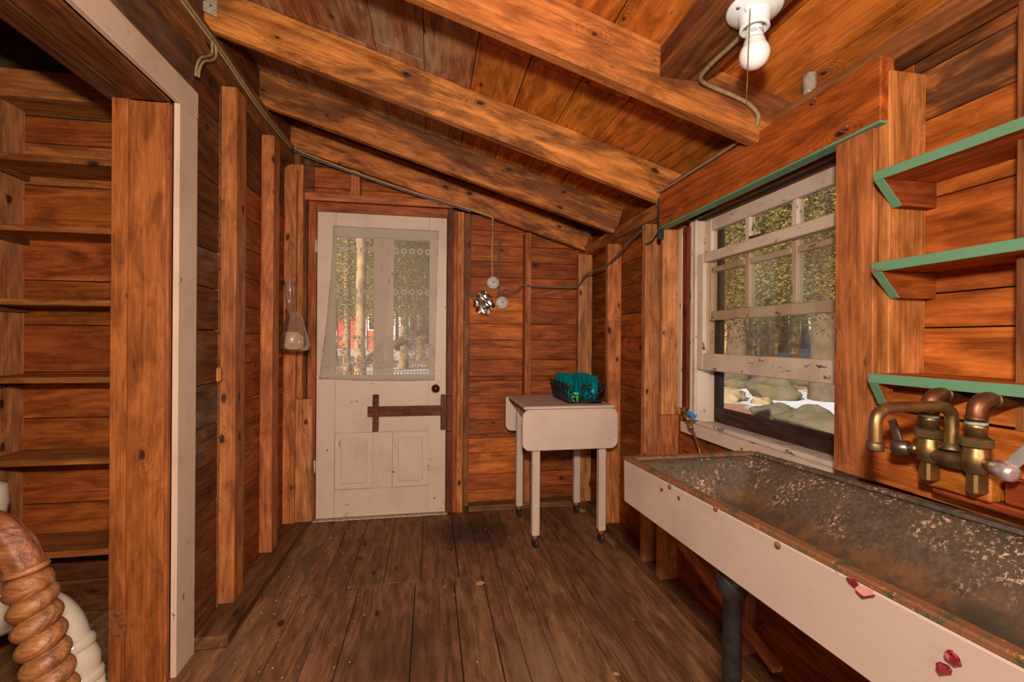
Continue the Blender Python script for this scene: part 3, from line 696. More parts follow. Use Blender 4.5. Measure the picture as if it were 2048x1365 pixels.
# outer skirt and underside
def skirt(idx):
    o = len(V)
    for k in idx: v = V[k]; V.append((v[0], v[1], ZS(v[1])-.128))
    for k in range(len(idx)-1): F.append((idx[k], o+k, o+k+1, idx[k+1]))
b0 = [i for i in range(nx+1)]; b1 = [ny*(nx+1)+i for i in range(nx+1)]; l0 = [j*(nx+1) for j in range(ny+1)]; r0 = [j*(nx+1)+nx for j in range(ny+1)]
for q in (b0, b1, l0, r0): skirt(q)
o = len(V); V += [(SX0, SY0, ZS(SY0)-.128), (SX1, SY0, ZS(SY0)-.128), (SX1, SY1, ZS(SY1)-.128), (SX0, SY1, ZS(SY1)-.128)]; F.append((o, o+3, o+2, o+1))
# the material reads height below the rim, so lay the basin level in its own space and tilt the object
V = [(v[0], v[1], v[2]-ZS(v[1])) for v in V]
sh_ = Matrix.Translation((0, 0, ZS(0))) @ Matrix(((1, 0, 0, 0), (0, 1, 0, 0), (0, -TILT, 1, 0), (0, 0, 0, 1)))
V = [(v[0], v[1], v[2]) for v in V]
cz = ZS(.5)
basin = mesh('basin', [(v[0]-.82, v[1]-.5, v[2]) for v in V], F, 'sink', sink, Matrix.Translation((.82, .5, cz)) @ Matrix.Rotation(-math.atan(TILT), 4, 'X'), True)
def sbeam(n, x, w, zoff, h, y0, y1, mat, p): return beam(n, (x, y0, ZS(y0)+zoff), (x, y1, ZS(y1)+zoff), w, h, mat, p, b=.003, jit=.001)
ap = sbeam('apron', .5885, .021, -.066, .124, SY0, SY1-.005, 'white_sink', sink)
sbeam('rim', .590, .024, 0., .010, SY0, SY1+.004, 'rim', sink)
sbeam('rim', 1.025, .030, -.002, .010, SY0, SY1+.004, 'sink', sink)
beam('rim', (.612, SY1-.004, ZS(SY1)-.001), (1.02, SY1-.004, ZS(SY1)-.001), .028, .010, 'rim', sink)
for px, py in ((1340, 974), (1432, 1018), (1556, 1091)):
    p = PX(px, py, .577); nearwhite_screw(p, (-1, 0, 0), .006, 'rust', ap)
lg = PX(1464, 1250, .622)
leg = lathe('leg', [(.045, 0), (.045, .006), (.022, .008), (.0185, .02), (.0185, .64), (.03, .65), (.03, .70)], (lg.x, lg.y, .001), (0, 0, 1), 'iron', sink, 18)

lathe('leg', [(.045, 0), (.045, .006), (.022, .008), (.0185, .02), (.0185, .66), (.03, .67), (.03, .72)], (.625, .14, .001), (0, 0, 1), 'iron', sink, 18)
def flake(name, px, py, s, mat, label, cat, x=.577, seed=1, group=None):
    rr = random.Random(seed); p = PX(px, py, x); n = 9; V = []; F = []
    for side in (0, 1):
        for k in range(n):
            a = 2*math.pi*k/n; r = s*rr.uniform(.55, 1.15)*(1.0 if side == 0 else .98)
            V.append(p+Vector((-.0015-.001*side-.006*(rr.random() if s < .02 else .15), math.cos(a)*r, math.sin(a)*r*.8)))
    F.append(tuple(range(n))); F.append(tuple(range(2*n-1, n-1, -1)))
    for k in range(n): F.append((k, (k+1) % n, n+(k+1) % n, n+k))
    o = wmesh(name, V, F, mat); return tag(o, label, cat, group)
flake('red_flake', 1912, 1314, .0085, 'petal', 'crumpled dark red flake stuck to the sink apron, upper of the pair near its corner', 'flake', seed=3, group='red flakes on the sink apron')
flake('red_flake', 1893, 1336, .0085, 'petal', 'crumpled dark red flake stuck to the sink apron, lower of the pair near its corner', 'flake', seed=4, group='red flakes on the sink apron')
flake('red_flake', 1327, 979, .004, 'petal', 'tiny red flake at the far end of the sink apron beside the first screw', 'flake', seed=5, group='red flakes on the sink apron')
flake('red_flake', 1362, 996, .005, 'petal', 'tiny red flake on the sink apron nearer than the first screw', 'flake', seed=6, group='red flakes on the sink apron')
tp = empty('pink_scrap', PX(1722, 1178, .577), 'torn pink and red scrap stuck under the sink rim', 'scrap')
poly_plate('pink_patch', [PX(*q, .5765) for q in ((1708, 1168), (1724, 1174), (1749, 1182), (1750, 1190), (1727, 1194), (1712, 1180))], (-.0012, 0, 0), 'pink', tp)
poly_plate('red_patch', [PX(*q, .5750) for q in ((1694, 1155), (1712, 1162), (1718, 1170), (1712, 1176), (1700, 1166))], (-.002, 0, 0), 'petal', tp)
poly_plate('red_patch', [PX(*q, .5745) for q in ((1712, 1181), (1728, 1194), (1750, 1190), (1750, 1193), (1726, 1197))], (-.002, 0, 0), 'petal', tp)

# ------------------------------------------------------------------ faucet on its wooden block
fb = empty('faucet_block', (1.0, .68, .9), 'varnished wooden block on the wall carrying the brass faucet', 'block')
box('block', .982, 1.0415, .645, .768, .884, .945, 'block', fb, b=.004); 
box('base_plank', .994, 1.0415, .30, .752, .868, .8835, 'block_end', fb, b=.004)
box('side_block', 1.000, 1.0415, .30, .640, .884, .925, 'block_end', fb, b=.005)
fa = empty('brass_faucet', (.965, .72, .95), 'old brass wall faucet with curved spout and chrome lever handles', 'faucet')
FX = .962
yl, yr, ym = PX(1858, 890, FX).y, PX(1952, 890, FX).y, PX(1903, 890, FX).y
zc = .958
body = tube('body', [(FX, yl+.004, zc), (FX, (yl+ym)/2, zc-.006), (FX, ym, zc-.006), (FX, (yr+ym)/2, zc-.006), (FX, yr-.004, zc)], [.017, .0145, .017, .0145, .017], 'brass2', fa, 16, 5)
for y in (yl, yr):
    lathe('valve_body', [(.013, -.022), (.018, -.016), (.020, 0), (.0195, .012), (.0165, .022), (.0165, .028)], (FX, y, zc), (0, 0, 1), 'brass', fa, 18)
    nut = lathe('hex_nut', [(.021, .0), (.0245, .002), (.0245, .016), (.021, .018)], (FX, y, zc+.026), (0, 0, 1), 'brass2', fa, 6)
    nut.data.polygons.foreach_set('use_smooth', [False]*len(nut.data.polygons))
    box('foot_lug', FX-.012, .9815, y-.009, y+.009, zc-.058, zc-.012, 'brass', fa, b=.004)
for y, zt in ((yl, 0), (yr, -.004)):
    lathe('union', [(.015, 0), (.015, .014), (.0165, .016), (.0165, .022), (.0135, .024), (.0135, .032)], (FX, y, zc+.044), (0, 0, 1), 'brass' if y == yr else 'brass2', fa, 16)
    lathe('joint_ring', [(.0155, 0), (.016, .002), (.0155, .005)], (FX, y, zc+.066), (0, 0, 1), 'verd', fa, 16)
    e = zc+.076
    tube('supply_elbow', [(FX, y, e-.002), (FX, y, e+.014), (FX+.006, y, e+.026), (FX+.022, y, e+.034), (FX+.045, y, e+.034), (1.048, y, e+.034)], [.013, .0135, .0145, .014, .0125, .0125], 'copper', fa, 14, 6)
    lathe('elbow_collar', [(.0155, 0), (.0155, .008)], (FX, y, e-.003), (0, 0, 1), 'copper', fa, 16)
    lathe('elbow_collar', [(.0148, 0), (.0148, .006)], (FX+.036, y, e+.034), (1, 0, 0), 'copper', fa, 16)
tip = PY(1750, 895, ym+.006); topz = PY(1800, 816, ym).z
tip_x = tip.x
lathe('spout_base', [(.018, 0), (.018, .004), (.0155, .006), (.0155, .012)], (FX, ym, zc+.012), (0, 0, 1), 'brass2', fa, 18)
tube('spout', [(FX, ym, zc+.018), (FX, ym, topz-.022), (FX-.008, ym, topz-.007), (FX-.026, ym, topz), (FX-.06, ym+.001, topz+.001), (tip_x+.035, ym+.004, topz), (tip_x+.012, ym+.006, topz-.008), (tip_x+.001, ym+.006, topz-.024), (tip_x, ym+.006, tip.z+.005)], .0105, 'brass', fa, 16, 6)
lathe('aerator', [(.0132, 0), (.0138, .003), (.0138, .013), (.0125, .016)], (tip_x, ym+.006, tip.z-.006), (0, 0, 1), 'brass2', fa, 18)
for y, s, mt in ((yl, 1, 'chrome_dark'), (yr, -1, 'chrome')):
    ax = (-.25, s, -.12)
    b0_ = Vector((FX, y+s*.016, zc))
    lathe('stem', [(.011, 0), (.011, .018)], b0_, ax, 'brass', fa, 14)
    hb = b0_+Vector(ax).normalized()*.016
    h = lathe('handle_hub', [(.010, 0), (.0145, .002), (.0150, .024), (.013, .030), (.006, .031), (0, .031)], hb, ax, mt, fa, 18)
    e0 = hb+Vector(ax).normalized()*.016
    beam('handle_lever', e0, e0+Vector((.012, s*.030, .052)), .018, .007, mt, h, up=(1, 0, .2))

# ------------------------------------------------------------------ right wall shelves
for i, (z, fx, lab) in enumerate(((1.563, 1.008, 'green edged wall shelf, topmost of three'), (1.352, 1.003, 'green edged wall shelf, middle of three'), (1.098, .996, 'green edged wall shelf just above the faucet'))):
    s = empty('wall_shelf', (1.08, .5, z), lab, 'shelf', 'green edged shelves beside the window')
    box('shelf_board', fx+.003, XR-.002 if i < 2 else 1.155, -.30, .889, z-.020, z, 'wall_bright', s, b=.0015)
    box('painted_edge', fx, fx+.0028, -.30, .889, z-.021, z+.0005, 'green', s, b=.0008)
    for yb in (.868, .10):
        zt, hb = z-.0212, .058
        prof = [(fx+.004, zt), (XR-.002, zt), (XR-.002, zt-hb), (fx+.055, zt-hb)]
        if i == 2: prof = [(fx+.004, zt), (1.04, zt), (1.04, zt-.05), (fx+.030, zt-.05)]
        V = [(x, yb, zz) for x, zz in prof]+[(x, yb+.020, zz) for x, zz in prof]
        br = wmesh('bracket', V, [(0, 1, 2, 3), (7, 6, 5, 4)]+[(k, 4+k, 4+(k+1) % 4, (k+1) % 4) for k in range(4)], 'wall', s)
        p0 = Vector((prof[0][0]-.0015, yb+.010, zt)); p1 = Vector((prof[3][0]-.0015, yb+.010, prof[3][1]))
        beam('painted_edge', p0, p1, .021, .002, 'green', br, up=(p1.z-p0.z, 0, p0.x-p1.x))

# ------------------------------------------------------------------ drop leaf table
tb = empty('drop_leaf_table', (.79, 2.72, 0), 'small white drop leaf table on casters, leaves folded down', 'table')
tz = .80; tx0, tx1, ty0, ty1 = .512, 1.045, 2.455, 2.985
def rounded(x0, x1, z0, z1, r, corners, n=7):
    pts = []
    for cx, cz, a0, on in ((x1-r, z1-r, 0, 'tr' in corners), (x0+r, z1-r, 90, 'tl' in corners), (x0+r, z0+r, 180, 'bl' in corners), (x1-r, z0+r, 270, 'br' in corners)):
        if on: pts += [(cx+r*math.cos(math.radians(a0+90*k/n)), cz+r*math.sin(math.radians(a0+90*k/n))) for k in range(n+1)]
        else: pts.append((x1 if a0 in (0, 270) else x0, z1 if a0 in (0, 90) else z0))
    return pts
def plate_y(name, pts, y0, y1, mat, parent):
    n = len(pts); V = [(x, y0, z) for x, z in pts]+[(x, y1, z) for x, z in pts]
    o = wmesh(name, V, [tuple(range(n)), tuple(range(2*n-1, n-1, -1))]+[(k, n+k, n+(k+1) % n, (k+1) % n) for k in range(n)], mat, parent)
    return o
box('table_top', tx0, tx1, ty0, ty1, tz-.018, tz, 'white_table', tb, b=.006)
box('top_edge_gap', tx0+.006, tx1-.006, ty0+.004, ty1-.004, tz-.034, tz-.0185, 'rust_dark', tb)
le = [plate_y('drop_leaf', rounded(tx0-.012, tx1+.004, .562, .786, .042, ('bl', 'br', 'tl', 'tr') ), 2.430, 2.448, 'white_table', tb),
      plate_y('drop_leaf', rounded(tx0-.012, tx1+.004, .562, .786, .042, ('bl', 'br')), 2.992, 3.010, 'white_table', tb)]
for x0, x1, y0, y1 in ((.575, .985, 2.485, 2.50), (.575, .985, 2.945, 2.96), (.565, .58, 2.50, 2.945), (.98, .995, 2.50, 2.945)):
    box('table_apron', x0, x1, y0, y1, .70, tz-.0345, 'white_table', tb)
for lx, ly in ((.588, 2.492), (.980, 2.497), (.585, 2.948), (.980, 2.950)):
    l = box('leg', lx-.022, lx+.022, ly-.022, ly+.022, .075, tz-.0345, 'white_table', tb, b=.004)
    for k in range(4): box('flute', lx-.017+k*.0095, lx-.012+k*.0095, ly-.0245, ly-.0215, .078, .70, 'white_table', l, b=.001)
    cs = lathe('caster', [(.012, 0), (.014, .006), (.018, .012), (.018, .026)], (lx, ly, .049), (0, 0, 1), 'rust', l, 12)
    lathe('caster_wheel', [(.006, 0), (.024, .002), (.025, .006), (.025, .012), (.024, .016), (.006, .018)], (lx-.008, ly-.006, .0265), (.85, .4, 0), 'iron', l, 18)
# scrolled wire basket --------------------------------------------------
bk0 = PZ(1157, 802, tz); 
BX0, BX1, BY0, BY1 = .795, .995, 2.535, 2.880
bk = empty('wire_basket', ((BX0+BX1)/2, (BY0+BY1)/2, tz), 'black scrolled wire basket of teal glasses on the drop leaf table', 'basket')
hgt = .115
def flr(x, y, z):           # sides flare outwards with height
    t = (z-tz)/hgt; cx, cy = (BX0+BX1)/2, (BY0+BY1)/2
    return Vector((cx+(x-cx)*(1+.14*t), cy+(y-cy)*(1+.08*t), z))
for z in (tz+.004, tz+.05):
    c = [flr(*q, z) for q in ((BX0, BY0), (BX1, BY0), (BX1, BY1), (BX0, BY1), (BX0, BY0))]
    tube('wire', c, .0022 if z < tz+.01 else .0015, 'black', bk, 6, 0)
for k in range(9):
    y = BY0+(BY1-BY0)*(k+.5)/9; tube('wire', [(BX0, y, tz+.004), (BX1, y, tz+.004)], .0014, 'black', bk, 5, 0)
def scroll(P, side):
    """one heart scroll drawn in the plane of a basket side; P maps (u, z)->point"""
    for s in (-1, 1):
        pts = []
        for k in range(15): a = math.pi*2*k/10; r = .006+.011*k/14; pts.append((s*(.024+r*math.cos(a+1.2)), .020+r*math.sin(a+1.2)))
        pts = [(u, z) for u, z in pts]+[(s*.012, .045), (s*.040, .072), (s*.050, .098)]
        for k in range(12): a = 1.4-k*.62; r = .020-.0011*k; pts.append((s*(.034+r*math.cos(a)), .095+r*math.sin(a)))
        tube('scroll', [P(u, z) for u, z in pts], .0030, 'black', bk, 6, 3)
cx = (BX0+BX1)/2
for u0 in (-.05, .05): scroll(lambda u, z, u0=u0: flr(cx+u0+u*.9, BY0-.001, tz+z*1.05), 0)
for k in range(4):
    cy = BY0+(BY1-BY0)*(k+.5)/4
    scroll(lambda u, z: flr(BX0-.001, cy+u*.8, tz+z*1.05), 1)
    for e in (-.03, 0, .03): tube('wire', [flr(BX0, cy+e-.02, tz+.004), flr(BX0, cy+e, tz+.06), flr(BX0, cy+e+.02, tz+hgt)], .0027, 'black', bk, 6, 4)
for k in range(3):
    cy = BY0+(BY1-BY0)*(k+.5)/3; scroll(lambda u, z: flr(BX1+.001, cy+u, tz+z), 1)
# teal glasses
def tumbler(x, y, h, lab):
    seg = 16
    o = lathe('tumbler', [(.026, 0), (.031, .03), (.0355, h), (.0335, h), (.029, .03), (.024, .008), (0, .008)], (x, y, tz+.0065), (0, 0, 1), 'teal_glass', None, seg)
    return tag(o, lab, 'glass', 'teal tumblers in the wire basket')
gl = [(.955, 2.585, .150, 'teal glass in the basket corner next to the wall stud'), (.955, 2.672, .150, 'teal glass on the wall side of the basket, second from the front'),
      (.955, 2.760, .152, 'teal glass on the wall side of the basket, third from the front'), (.955, 2.845, .150, 'teal glass in the far basket corner nearest the wall'),
      (.835, 2.672, .150, 'teal glass behind the green labelled jar'), (.835, 2.760, .154, 'teal glass on the door side of the basket, third from the front'), (.835, 2.845, .150, 'teal glass in the far basket corner nearest the door')]
for x, y, h, lab in gl: tumbler(x, y, h, lab)
jr = empty('small_jar', (.845, 2.580, tz+.0065), 'small jar with lime green label and teal lid in the basket', 'jar')
lathe('jar_body', [(.020, 0), (.023, .003), (.023, .034), (.018, .040)], (.845, 2.580, tz+.0065), (0, 0, 1), 'label_green', jr, 18)
lathe('lid', [(.025, 0), (.025, .014), (.022, .016), (0, .016)], (.845, 2.580, tz+.0475), (0, 0, 1), 'lid', jr, 18)

# ------------------------------------------------------------------ ceiling lamp
LX, LY = .770, .985
lampblock = empty('lamp_block', (.72, 1.1, 2.0), 'dark wooden block between rafters carrying the bulb holder', 'block')
zt = ZR(LX)
box('block_board', .688, .845, .03, 1.297, 1.982, 2.012, 'stud_dark', lampblock); box('block_board', .690, .712, .03, 1.297, 2.0125, 2.075, 'wall_dark', lampblock)
lp = empty('lamp_holder', (LX, LY, 1.98), 'white porcelain lamp holder with bulb and pull chain on the ceiling', 'lamp')
ZL = 1.981; dn = Vector((-.03, -.05, -1)).normalized()
lathe('base_plate', [(.030, -.002), (.062, 0), (.064, .004), (.060, .010), (.045, .015), (.032, .020)], (LX, LY, ZL), dn, 'porcelain', lp, 32)
sc_ = lathe('socket', [(.040, .012), (.036, .020), (.033, .050), (.034, .054), (.027, .056), (.022, .040)], (LX, LY, ZL), dn, 'porcelain', lp, 24)
lathe('bulb_neck', [(.0185, .048), (.0195, .060), (.0205, .078), (.0225, .082)], (LX, LY, ZL), dn, 'porcelain', lp, 24)
prof = [(.0225, .082), (.0245, .088)]+[(.034*math.sin(a), .118-.034*math.cos(a)) for a in [math.radians(q) for q in range(52, 181, 8)]]
bl = lathe('bulb', prof, (LX, LY, ZL), dn, 'bulb', lp, 28)
for k in range(14):
    for row, zz in enumerate((.064, .069)):
        if (k*7+row*3) % 5 == 0: continue
        a = math.radians(-165+k*11)
        p = Vector((LX, LY, ZL))+dn*zz+Vector((math.cos(a), math.sin(a), 0))*.0203
        box('print', p.x-.0016, p.x+.0016, p.y-.0004, p.y+.0004, p.z-.0006, p.z+.0006, 'ink', bl, b=.0001, rot=Matrix.Rotation(a+math.pi/2, 3, 'Z'))
pn = Vector((LX-.030, LY-.022, ZL-.018))
lathe('chain_boss', [(.006, 0), (.010, .006), (.0105, .012), (.006, .018)], pn+Vector((.004, .012, .006)), (-.2, -.7, -.5), 'porcelain', lp, 14)
parts = []
cb, ce = pn+Vector((0, -.002, -.006)), pn+Vector((-.010, -.004, -.232))
nb = 60
for k in range(nb):
    p = cb.lerp(ce, k/(nb-1)); r = .0021
    v = [p+Vector(q)*r for q in ((1, 0, 0), (-1, 0, 0), (0, 1, 0), (0, -1, 0), (0, 0, 1), (0, 0, -1))]
    parts.append((v, [(0, 2, 4), (2, 1, 4), (1, 3, 4), (3, 0, 4), (2, 0, 5), (1, 2, 5), (3, 1, 5), (0, 3, 5)]))
parts.append(tube_vf([cb, cb.lerp(ce, .5), ce], .0008, 5))
wmesh('pull_chain', *join_vf(parts), 'brass', lp, True)
for s in (-1, 1): nearwhite_screw(Vector((LX+s*.047, LY+s*.006, ZL-.010)), (0, 0, -1), .006, 'nail', lp)
# porcelain stand-off seen above the header
p = PX(1634, 182, 1.10)
ins = lathe('insulator', [(.018, 0), (.019, .012), (.017, .020), (.019, .028), (.019, .06), (.014, .066)], (1.105, 1.175, 1.902), (0, 0, 1), plain('dusty_insulator', (.32, .25, .19), .35, 0, .6, 50), None, 18)
tag(ins, 'dusty round insulator stub above the window header', 'insulator')

# ------------------------------------------------------------------ cables
def cable(name, pts, r, mat, lab, cat='cable', n=7, seg=8):
    o = tube(name, pts, r, mat, None, seg, n); return tag(o, lab, cat)
cable('ceiling_cable', [(.80, LY+.03, 1.978), (.80, 1.10, 1.974), (.795, 1.20, 1.972), (.805, 1.262, 1.968), (.86, 1.285, 1.962), (.93, 1.288, 1.945), (.985, 1.288, 1.925), (1.02, 1.287, 1.895), (1.022, 1.292, 1.865), (1.028, 1.34, 1.850)], .0066, 'cable', 'fabric covered cable looping from the lamp holder to the window header')
cable('header_cable', [(1.028, 1.345, 1.851), (1.030, 1.5, 1.850), (1.029, 1.7, 1.851), (1.029, 1.90, 1.851), (1.026, 1.955, 1.848), (1.05, 1.985, 1.80), (1.06, 1.99, 1.72), (1.055, 2.05, 1.665), (1.060, 2.12, 1.655)], .0052, 'cable', 'fabric covered cable lying along the top of the window header')
def onR(px, py, x=1.064): return PX(px, py, x)
cable('wall_cable', [onR(1288, 458, 1.066), onR(1262, 480, 1.067), onR(1240, 505, 1.064), onR(1213, 532, 1.063), (1.005, 2.85, 1.60), PY(1157, 573, 3.022), PY(1140, 575, 3.05), PY(1100, 575, 3.10), PY(1062, 573, 3.078), PY(1046, 571, 3.075), PY(1036, 582, 3.12), PY(1025, 585, 3.155), PY(1010, 580, 3.155), PY(1004, 592, 3.15)], .006, 'cable_grey', 'thick grey cable swagged across the corner studs to the lower outlet')
cable('outlet_cord', [PY(985, 448, 3.05), PY(985, 470, 3.14), PY(984, 510, 3.155), PY(985, 556, 3.15)], .0062, 'cable_tan', 'tan cord dropping to the upper round outlet')
cable('tan_cord', [(-.835, 3.0, 2.345), (-.78, 3.046, 2.332), (-.5, 3.049, 2.243), (-.15, 3.049, 2.143), (.15, 3.049, 2.068), (.33, 3.049, 2.020), (.405, 3.048, 1.995), PY(985, 446, 3.05)], .0052, 'cable_tan', 'tan cord stapled along the end rafter above the door')
cable('rafter_cable', [(-.835, 3.0, 2.330), (-.78, 3.044, 2.316), (-.5, 3.047, 2.231), (-.15, 3.047, 2.131), (.15, 3.047, 2.054), (.262, 3.047, 2.025)], .005, 'cable_grey', 'dark grey cable under the tan cord on the end rafter')
cable('foil_cable', [(.275, 3.10, 2.02), (.272, 3.15, 1.9), (.270, 3.16, 1.60), (.272, 3.16, 1.48), (.288, 3.158, 1.455), (.298, 3.155, 1.45)], .005, 'cable_grey', 'dark cable running down beside the door frame to the foil')
cable('conduit', [PY(1000, 482, 3.155), PY(999, 540, 3.158), PY(998, 592, 3.158)], .0065, 'cable_grey', 'straight grey conduit above the lower round outlet')
cable('beam_cable', [(-.838, 1.2, 2.330), (-.838, 1.745, 2.331), (-.838, 2.03, 2.333), (-.838, 2.4, 2.318), (-.838, 2.75, 2.330), (-.836, 2.985, 2.342)], .006, 'cable', 'upper of two cables running along the dark wall beam')
cable('beam_cable', [(-.839, 1.2, 2.312), (-.839, 1.745, 2.314), (-.839, 2.03, 2.316), (-.839, 2.4, 2.300), (-.839, 2.75, 2.311), (-.837, 2.985, 2.325)], .005, 'cable_tan', 'lower of two cables running along the dark wall beam')
hook = [PX(*q, -.84) for q in ((424, 82), (424, 105), (418, 112), (402, 116), (394, 130), (391, 152))]
cable('cable_loop', hook, .0048, 'cable', 'bent cable end hanging off the wall beam, left strand')
hook = [PX(*q, -.832) for q in ((431, 90), (432, 112), (424, 121), (408, 123), (400, 136), (397, 154))]
cable('cable_loop', hook, .0048, 'cable', 'bent cable end hanging off the wall beam, right strand')
# round outlets and foil
for (px, py, lab) in ((986, 566, 'upper of two round ceramic outlets right of the door'), (1004, 606, 'lower of two round ceramic outlets right of the door')):
    p = PY(px, py, 3.15); yb = 3.169
    o = empty('round_outlet', (p.x, yb, p.z), lab, 'outlet', 'round outlets on the end wall')
    lathe('outlet_body', [(.040, 0), (.044, .004), (.044, .024), (.040, .030), (.012, .032), (0, .032)], (p.x, yb, p.z), (0, -1, 0), 'outlet', o, 28)
    for dx, dz, w, h in ((-.006, .004, .003, .010), (.006, .004, .003, .010), (0, 0, .004, .016)): box('slot', p.x+dx-w/2, p.x+dx+w/2, yb-.0335, yb-.031, p.z+dz-h/2, p.z+dz+h/2, 'ink', o, b=.0003)
    for s in (-1, 1): box('screw_hole', p.x+s*.024-.004, p.x+s*.024+.004, yb-.0325, yb-.030, p.z+s*.022-.003, p.z+s*.022+.003, 'ink', o, b=.0005)
p = PY(968, 607, 3.13); V = []; F = []
nu, nv = 22, 14; rr = random.Random(5)
for j in range(nv+1):
    th = math.pi*j/nv
    for i in range(nu):
        a = 2*math.pi*i/nu; d = Vector((math.sin(th)*math.cos(a), math.sin(th)*math.sin(a), math.cos(th)))
        r = 1+.22*mnoise.noise(d*2.3)+.16*rr.uniform(-1, 1)
        V.append(p+Vector((d.x*.066*r, d.y*.034*r, d.z*.074*r)))
for j in range(nv):
    for i in range(nu): F.append((j*nu+i, (j+1)*nu+i, (j+1)*nu+(i+1) % nu, j*nu+(i+1) % nu))
tag(wmesh('foil_wrap', V, F, 'foil'), 'crumpled aluminium foil wrapped over a box right of the door', 'foil')

# ------------------------------------------------------------------ hanging plastic bag
bc = Vector((PY(581, 640, 2.72).x, 2.72, 0)); bag = empty('plastic_bag', (bc.x, bc.y, 1.10), 'clear plastic bag of paper plates hanging on a wall stud', 'bag')
prof = [(.030, .020, 1.505), (.020, .015, 1.47), (.022, .014, 1.40), (.016, .012, 1.345), (.024, .018, 1.325), (.040, .028, 1.29), (.058, .040, 1.23), (.072, .050, 1.17), (.076, .052, 1.13), (.066, .045, 1.103), (.030, .02, 1.096), (.001, .001, 1.095)]
V = []; F = []; ns = 28
for j, (rx, ry, z) in enumerate(prof):
    for i in range(ns):
        a = 2*math.pi*i/ns; w = 1+.10*math.sin(a*5+j*.7)+.06*math.sin(a*9-j)
        V.append((bc.x+rx*w*math.cos(a)+(.02 if z < 1.32 else -.012*(z-1.3)/.2), bc.y+ry*w*math.sin(a), z))
for j in range(len(prof)-1):
    for i in range(ns): F.append((j*ns+i, j*ns+(i+1) % ns, (j+1)*ns+(i+1) % ns, (j+1)*ns+i))
wmesh('bag_skin', V, F, 'bag', bag, True)
wr_ = wmesh('paper_stack', *join_vf([bx_vf(bc.x-.022+.002*k, bc.x+.046+.002*k, bc.y-.024+.0042*k, bc.y-.0205+.0042*k, 1.108+.002*(k % 3), 1.205-.003*k) for k in range(10)]), 'paper', bag)
tube('hook', [(-.869, 2.72, 1.505), (-.80, 2.72, 1.500), (bc.x, 2.72, 1.506)], .002, 'nail', bag, 6, 4)

# ------------------------------------------------------------------ shut-off valve beside the window
va = empty('shutoff_valve', (1.10, 1.75, .70), 'brass shutoff valve with blue handle on a copper pipe beside the sink', 'valve')
q = [PX(*t_, 1.075) for t_ in ((1400, 905), (1392, 880), (1383, 855))]
tube('copper_pipe', [q[0]+Vector((.005, 0, -.06)), q[0], q[1], q[2]], .0055, 'copper', va, 10, 5)
v0, v1 = PX(1383, 858, 1.075), PX(1366, 815, 1.075)
tube('valve_body', [v0, v0.lerp(v1, .2), v0.lerp(v1, .35), v0.lerp(v1, .5), v0.lerp(v1, .7), v0.lerp(v1, .72), v1], [.010, .011, .008, .012, .011, .007, .007], 'brass', va, 12, 4)
hc = PX(1384, 831, 1.060)
tube('valve_stem', [v0.lerp(v1, .5), hc], .005, 'brass', va, 8, 0)
blade = [hc+Vector((0, .030, .012)), hc+Vector((-.004, .012, .004)), hc+Vector((-.004, 0, .008)), hc+Vector((-.004, -.016, -.004)), hc+Vector((0, -.034, .006))]
tube('valve_handle', blade, [.005, .009, .007, .009, .004], 'blue', va, 8, 4)

# metal tie plate on the near rafter
tpz = ZB(-.80)
tie = empty('metal_tie', (-.82, 1.94, tpz+.1), 'rusty galvanised tie plate nailed to the near rafter end', 'bracket')
c0 = PY(407, 25, 1.938); c1 = PY(433, 33, 1.938)
pts = [PY(404, 20, 1.9365), PY(434, 35, 1.9365), PY(434, -25, 1.9365), PY(385, -40, 1.9365)]
poly_plate('plate', pts, (0, .0025, 0), 'steel', tie)
for px, py in ((423, 13), (408, 3)): nearwhite_screw(PY(px, py, 1.9365), (0, -1, 0), .006, 'nail', tie, 'nail')

# ------------------------------------------------------------------ toilet in the pantry
wT = 1.47
to = empty('toilet', (PW(60, 1400, wT).x, PW(60, 1400, wT).y, 0), 'old cream china toilet with curved trap pipe behind the twisted post', 'toilet')
q = [PW(*t_, wT) for t_ in ((-60, 1260), (-10, 1235), (50, 1217), (92, 1226), (122, 1252), (140, 1292))]
tube('trap_pipe', q, [0.0680, 0.0653, 0.0617, 0.0599, 0.0580, 0.0562], 'toilet', to, 24, 8)
tube('pipe_ring', [PW(137, 1284, wT), PW(139, 1289, wT), PW(142, 1296, wT), PW(145, 1303, wT), PW(147, 1308, wT)], [0.0544, 0.0617, 0.0644, 0.0617, 0.0544], 'toilet', to, 28, 4)
z_end = PW(163, 1365, wT); z_end2 = Vector((PW(158, 1390, wT).x, PW(158, 1390, wT).y, 0.001))
tube('outlet_pipe', [PW(144, 1300, wT), PW(152, 1325, wT), PW(156, 1352, wT), z_end2+Vector((0, 0, .06))], [0.0544, 0.0626, 0.0580, 0.0544], 'toilet', to, 24, 6)
tube('pipe_ring', [PW(156, 1346, wT), PW(157, 1351, wT), PW(159, 1358, wT), PW(161, 1365, wT), PW(162, 1370, wT)], [0.0544, 0.0617, 0.0644, 0.0617, 0.0544], 'toilet', to, 28, 4)
lathe('floor_flange', [(.078, 0), (.078, .012), (.066, .016), (.062, .07)], z_end2, (0, 0, 1), 'toilet', to, 24)
tb_ = PW(-142, 1300, wT-.02); fz = Vector((tb_.x, tb_.y, .001))
lathe('pedestal', [(.13, 0), (.14, .02), (.11, .10), (.12, .18), (.16, .26), (.19, .34), (.195, .37), (.17, .375), (.12, .30), (0, .24)], fz, (0, 0, 1), 'toilet', to, 32)
lathe('seat_lid', [(.19, .378), (.20, .384), (.20, .396), (.15, .402), (0, .402)], fz, (0, 0, 1), 'toilet', to, 32)
tk = PW(-74, 1016, 1.50)
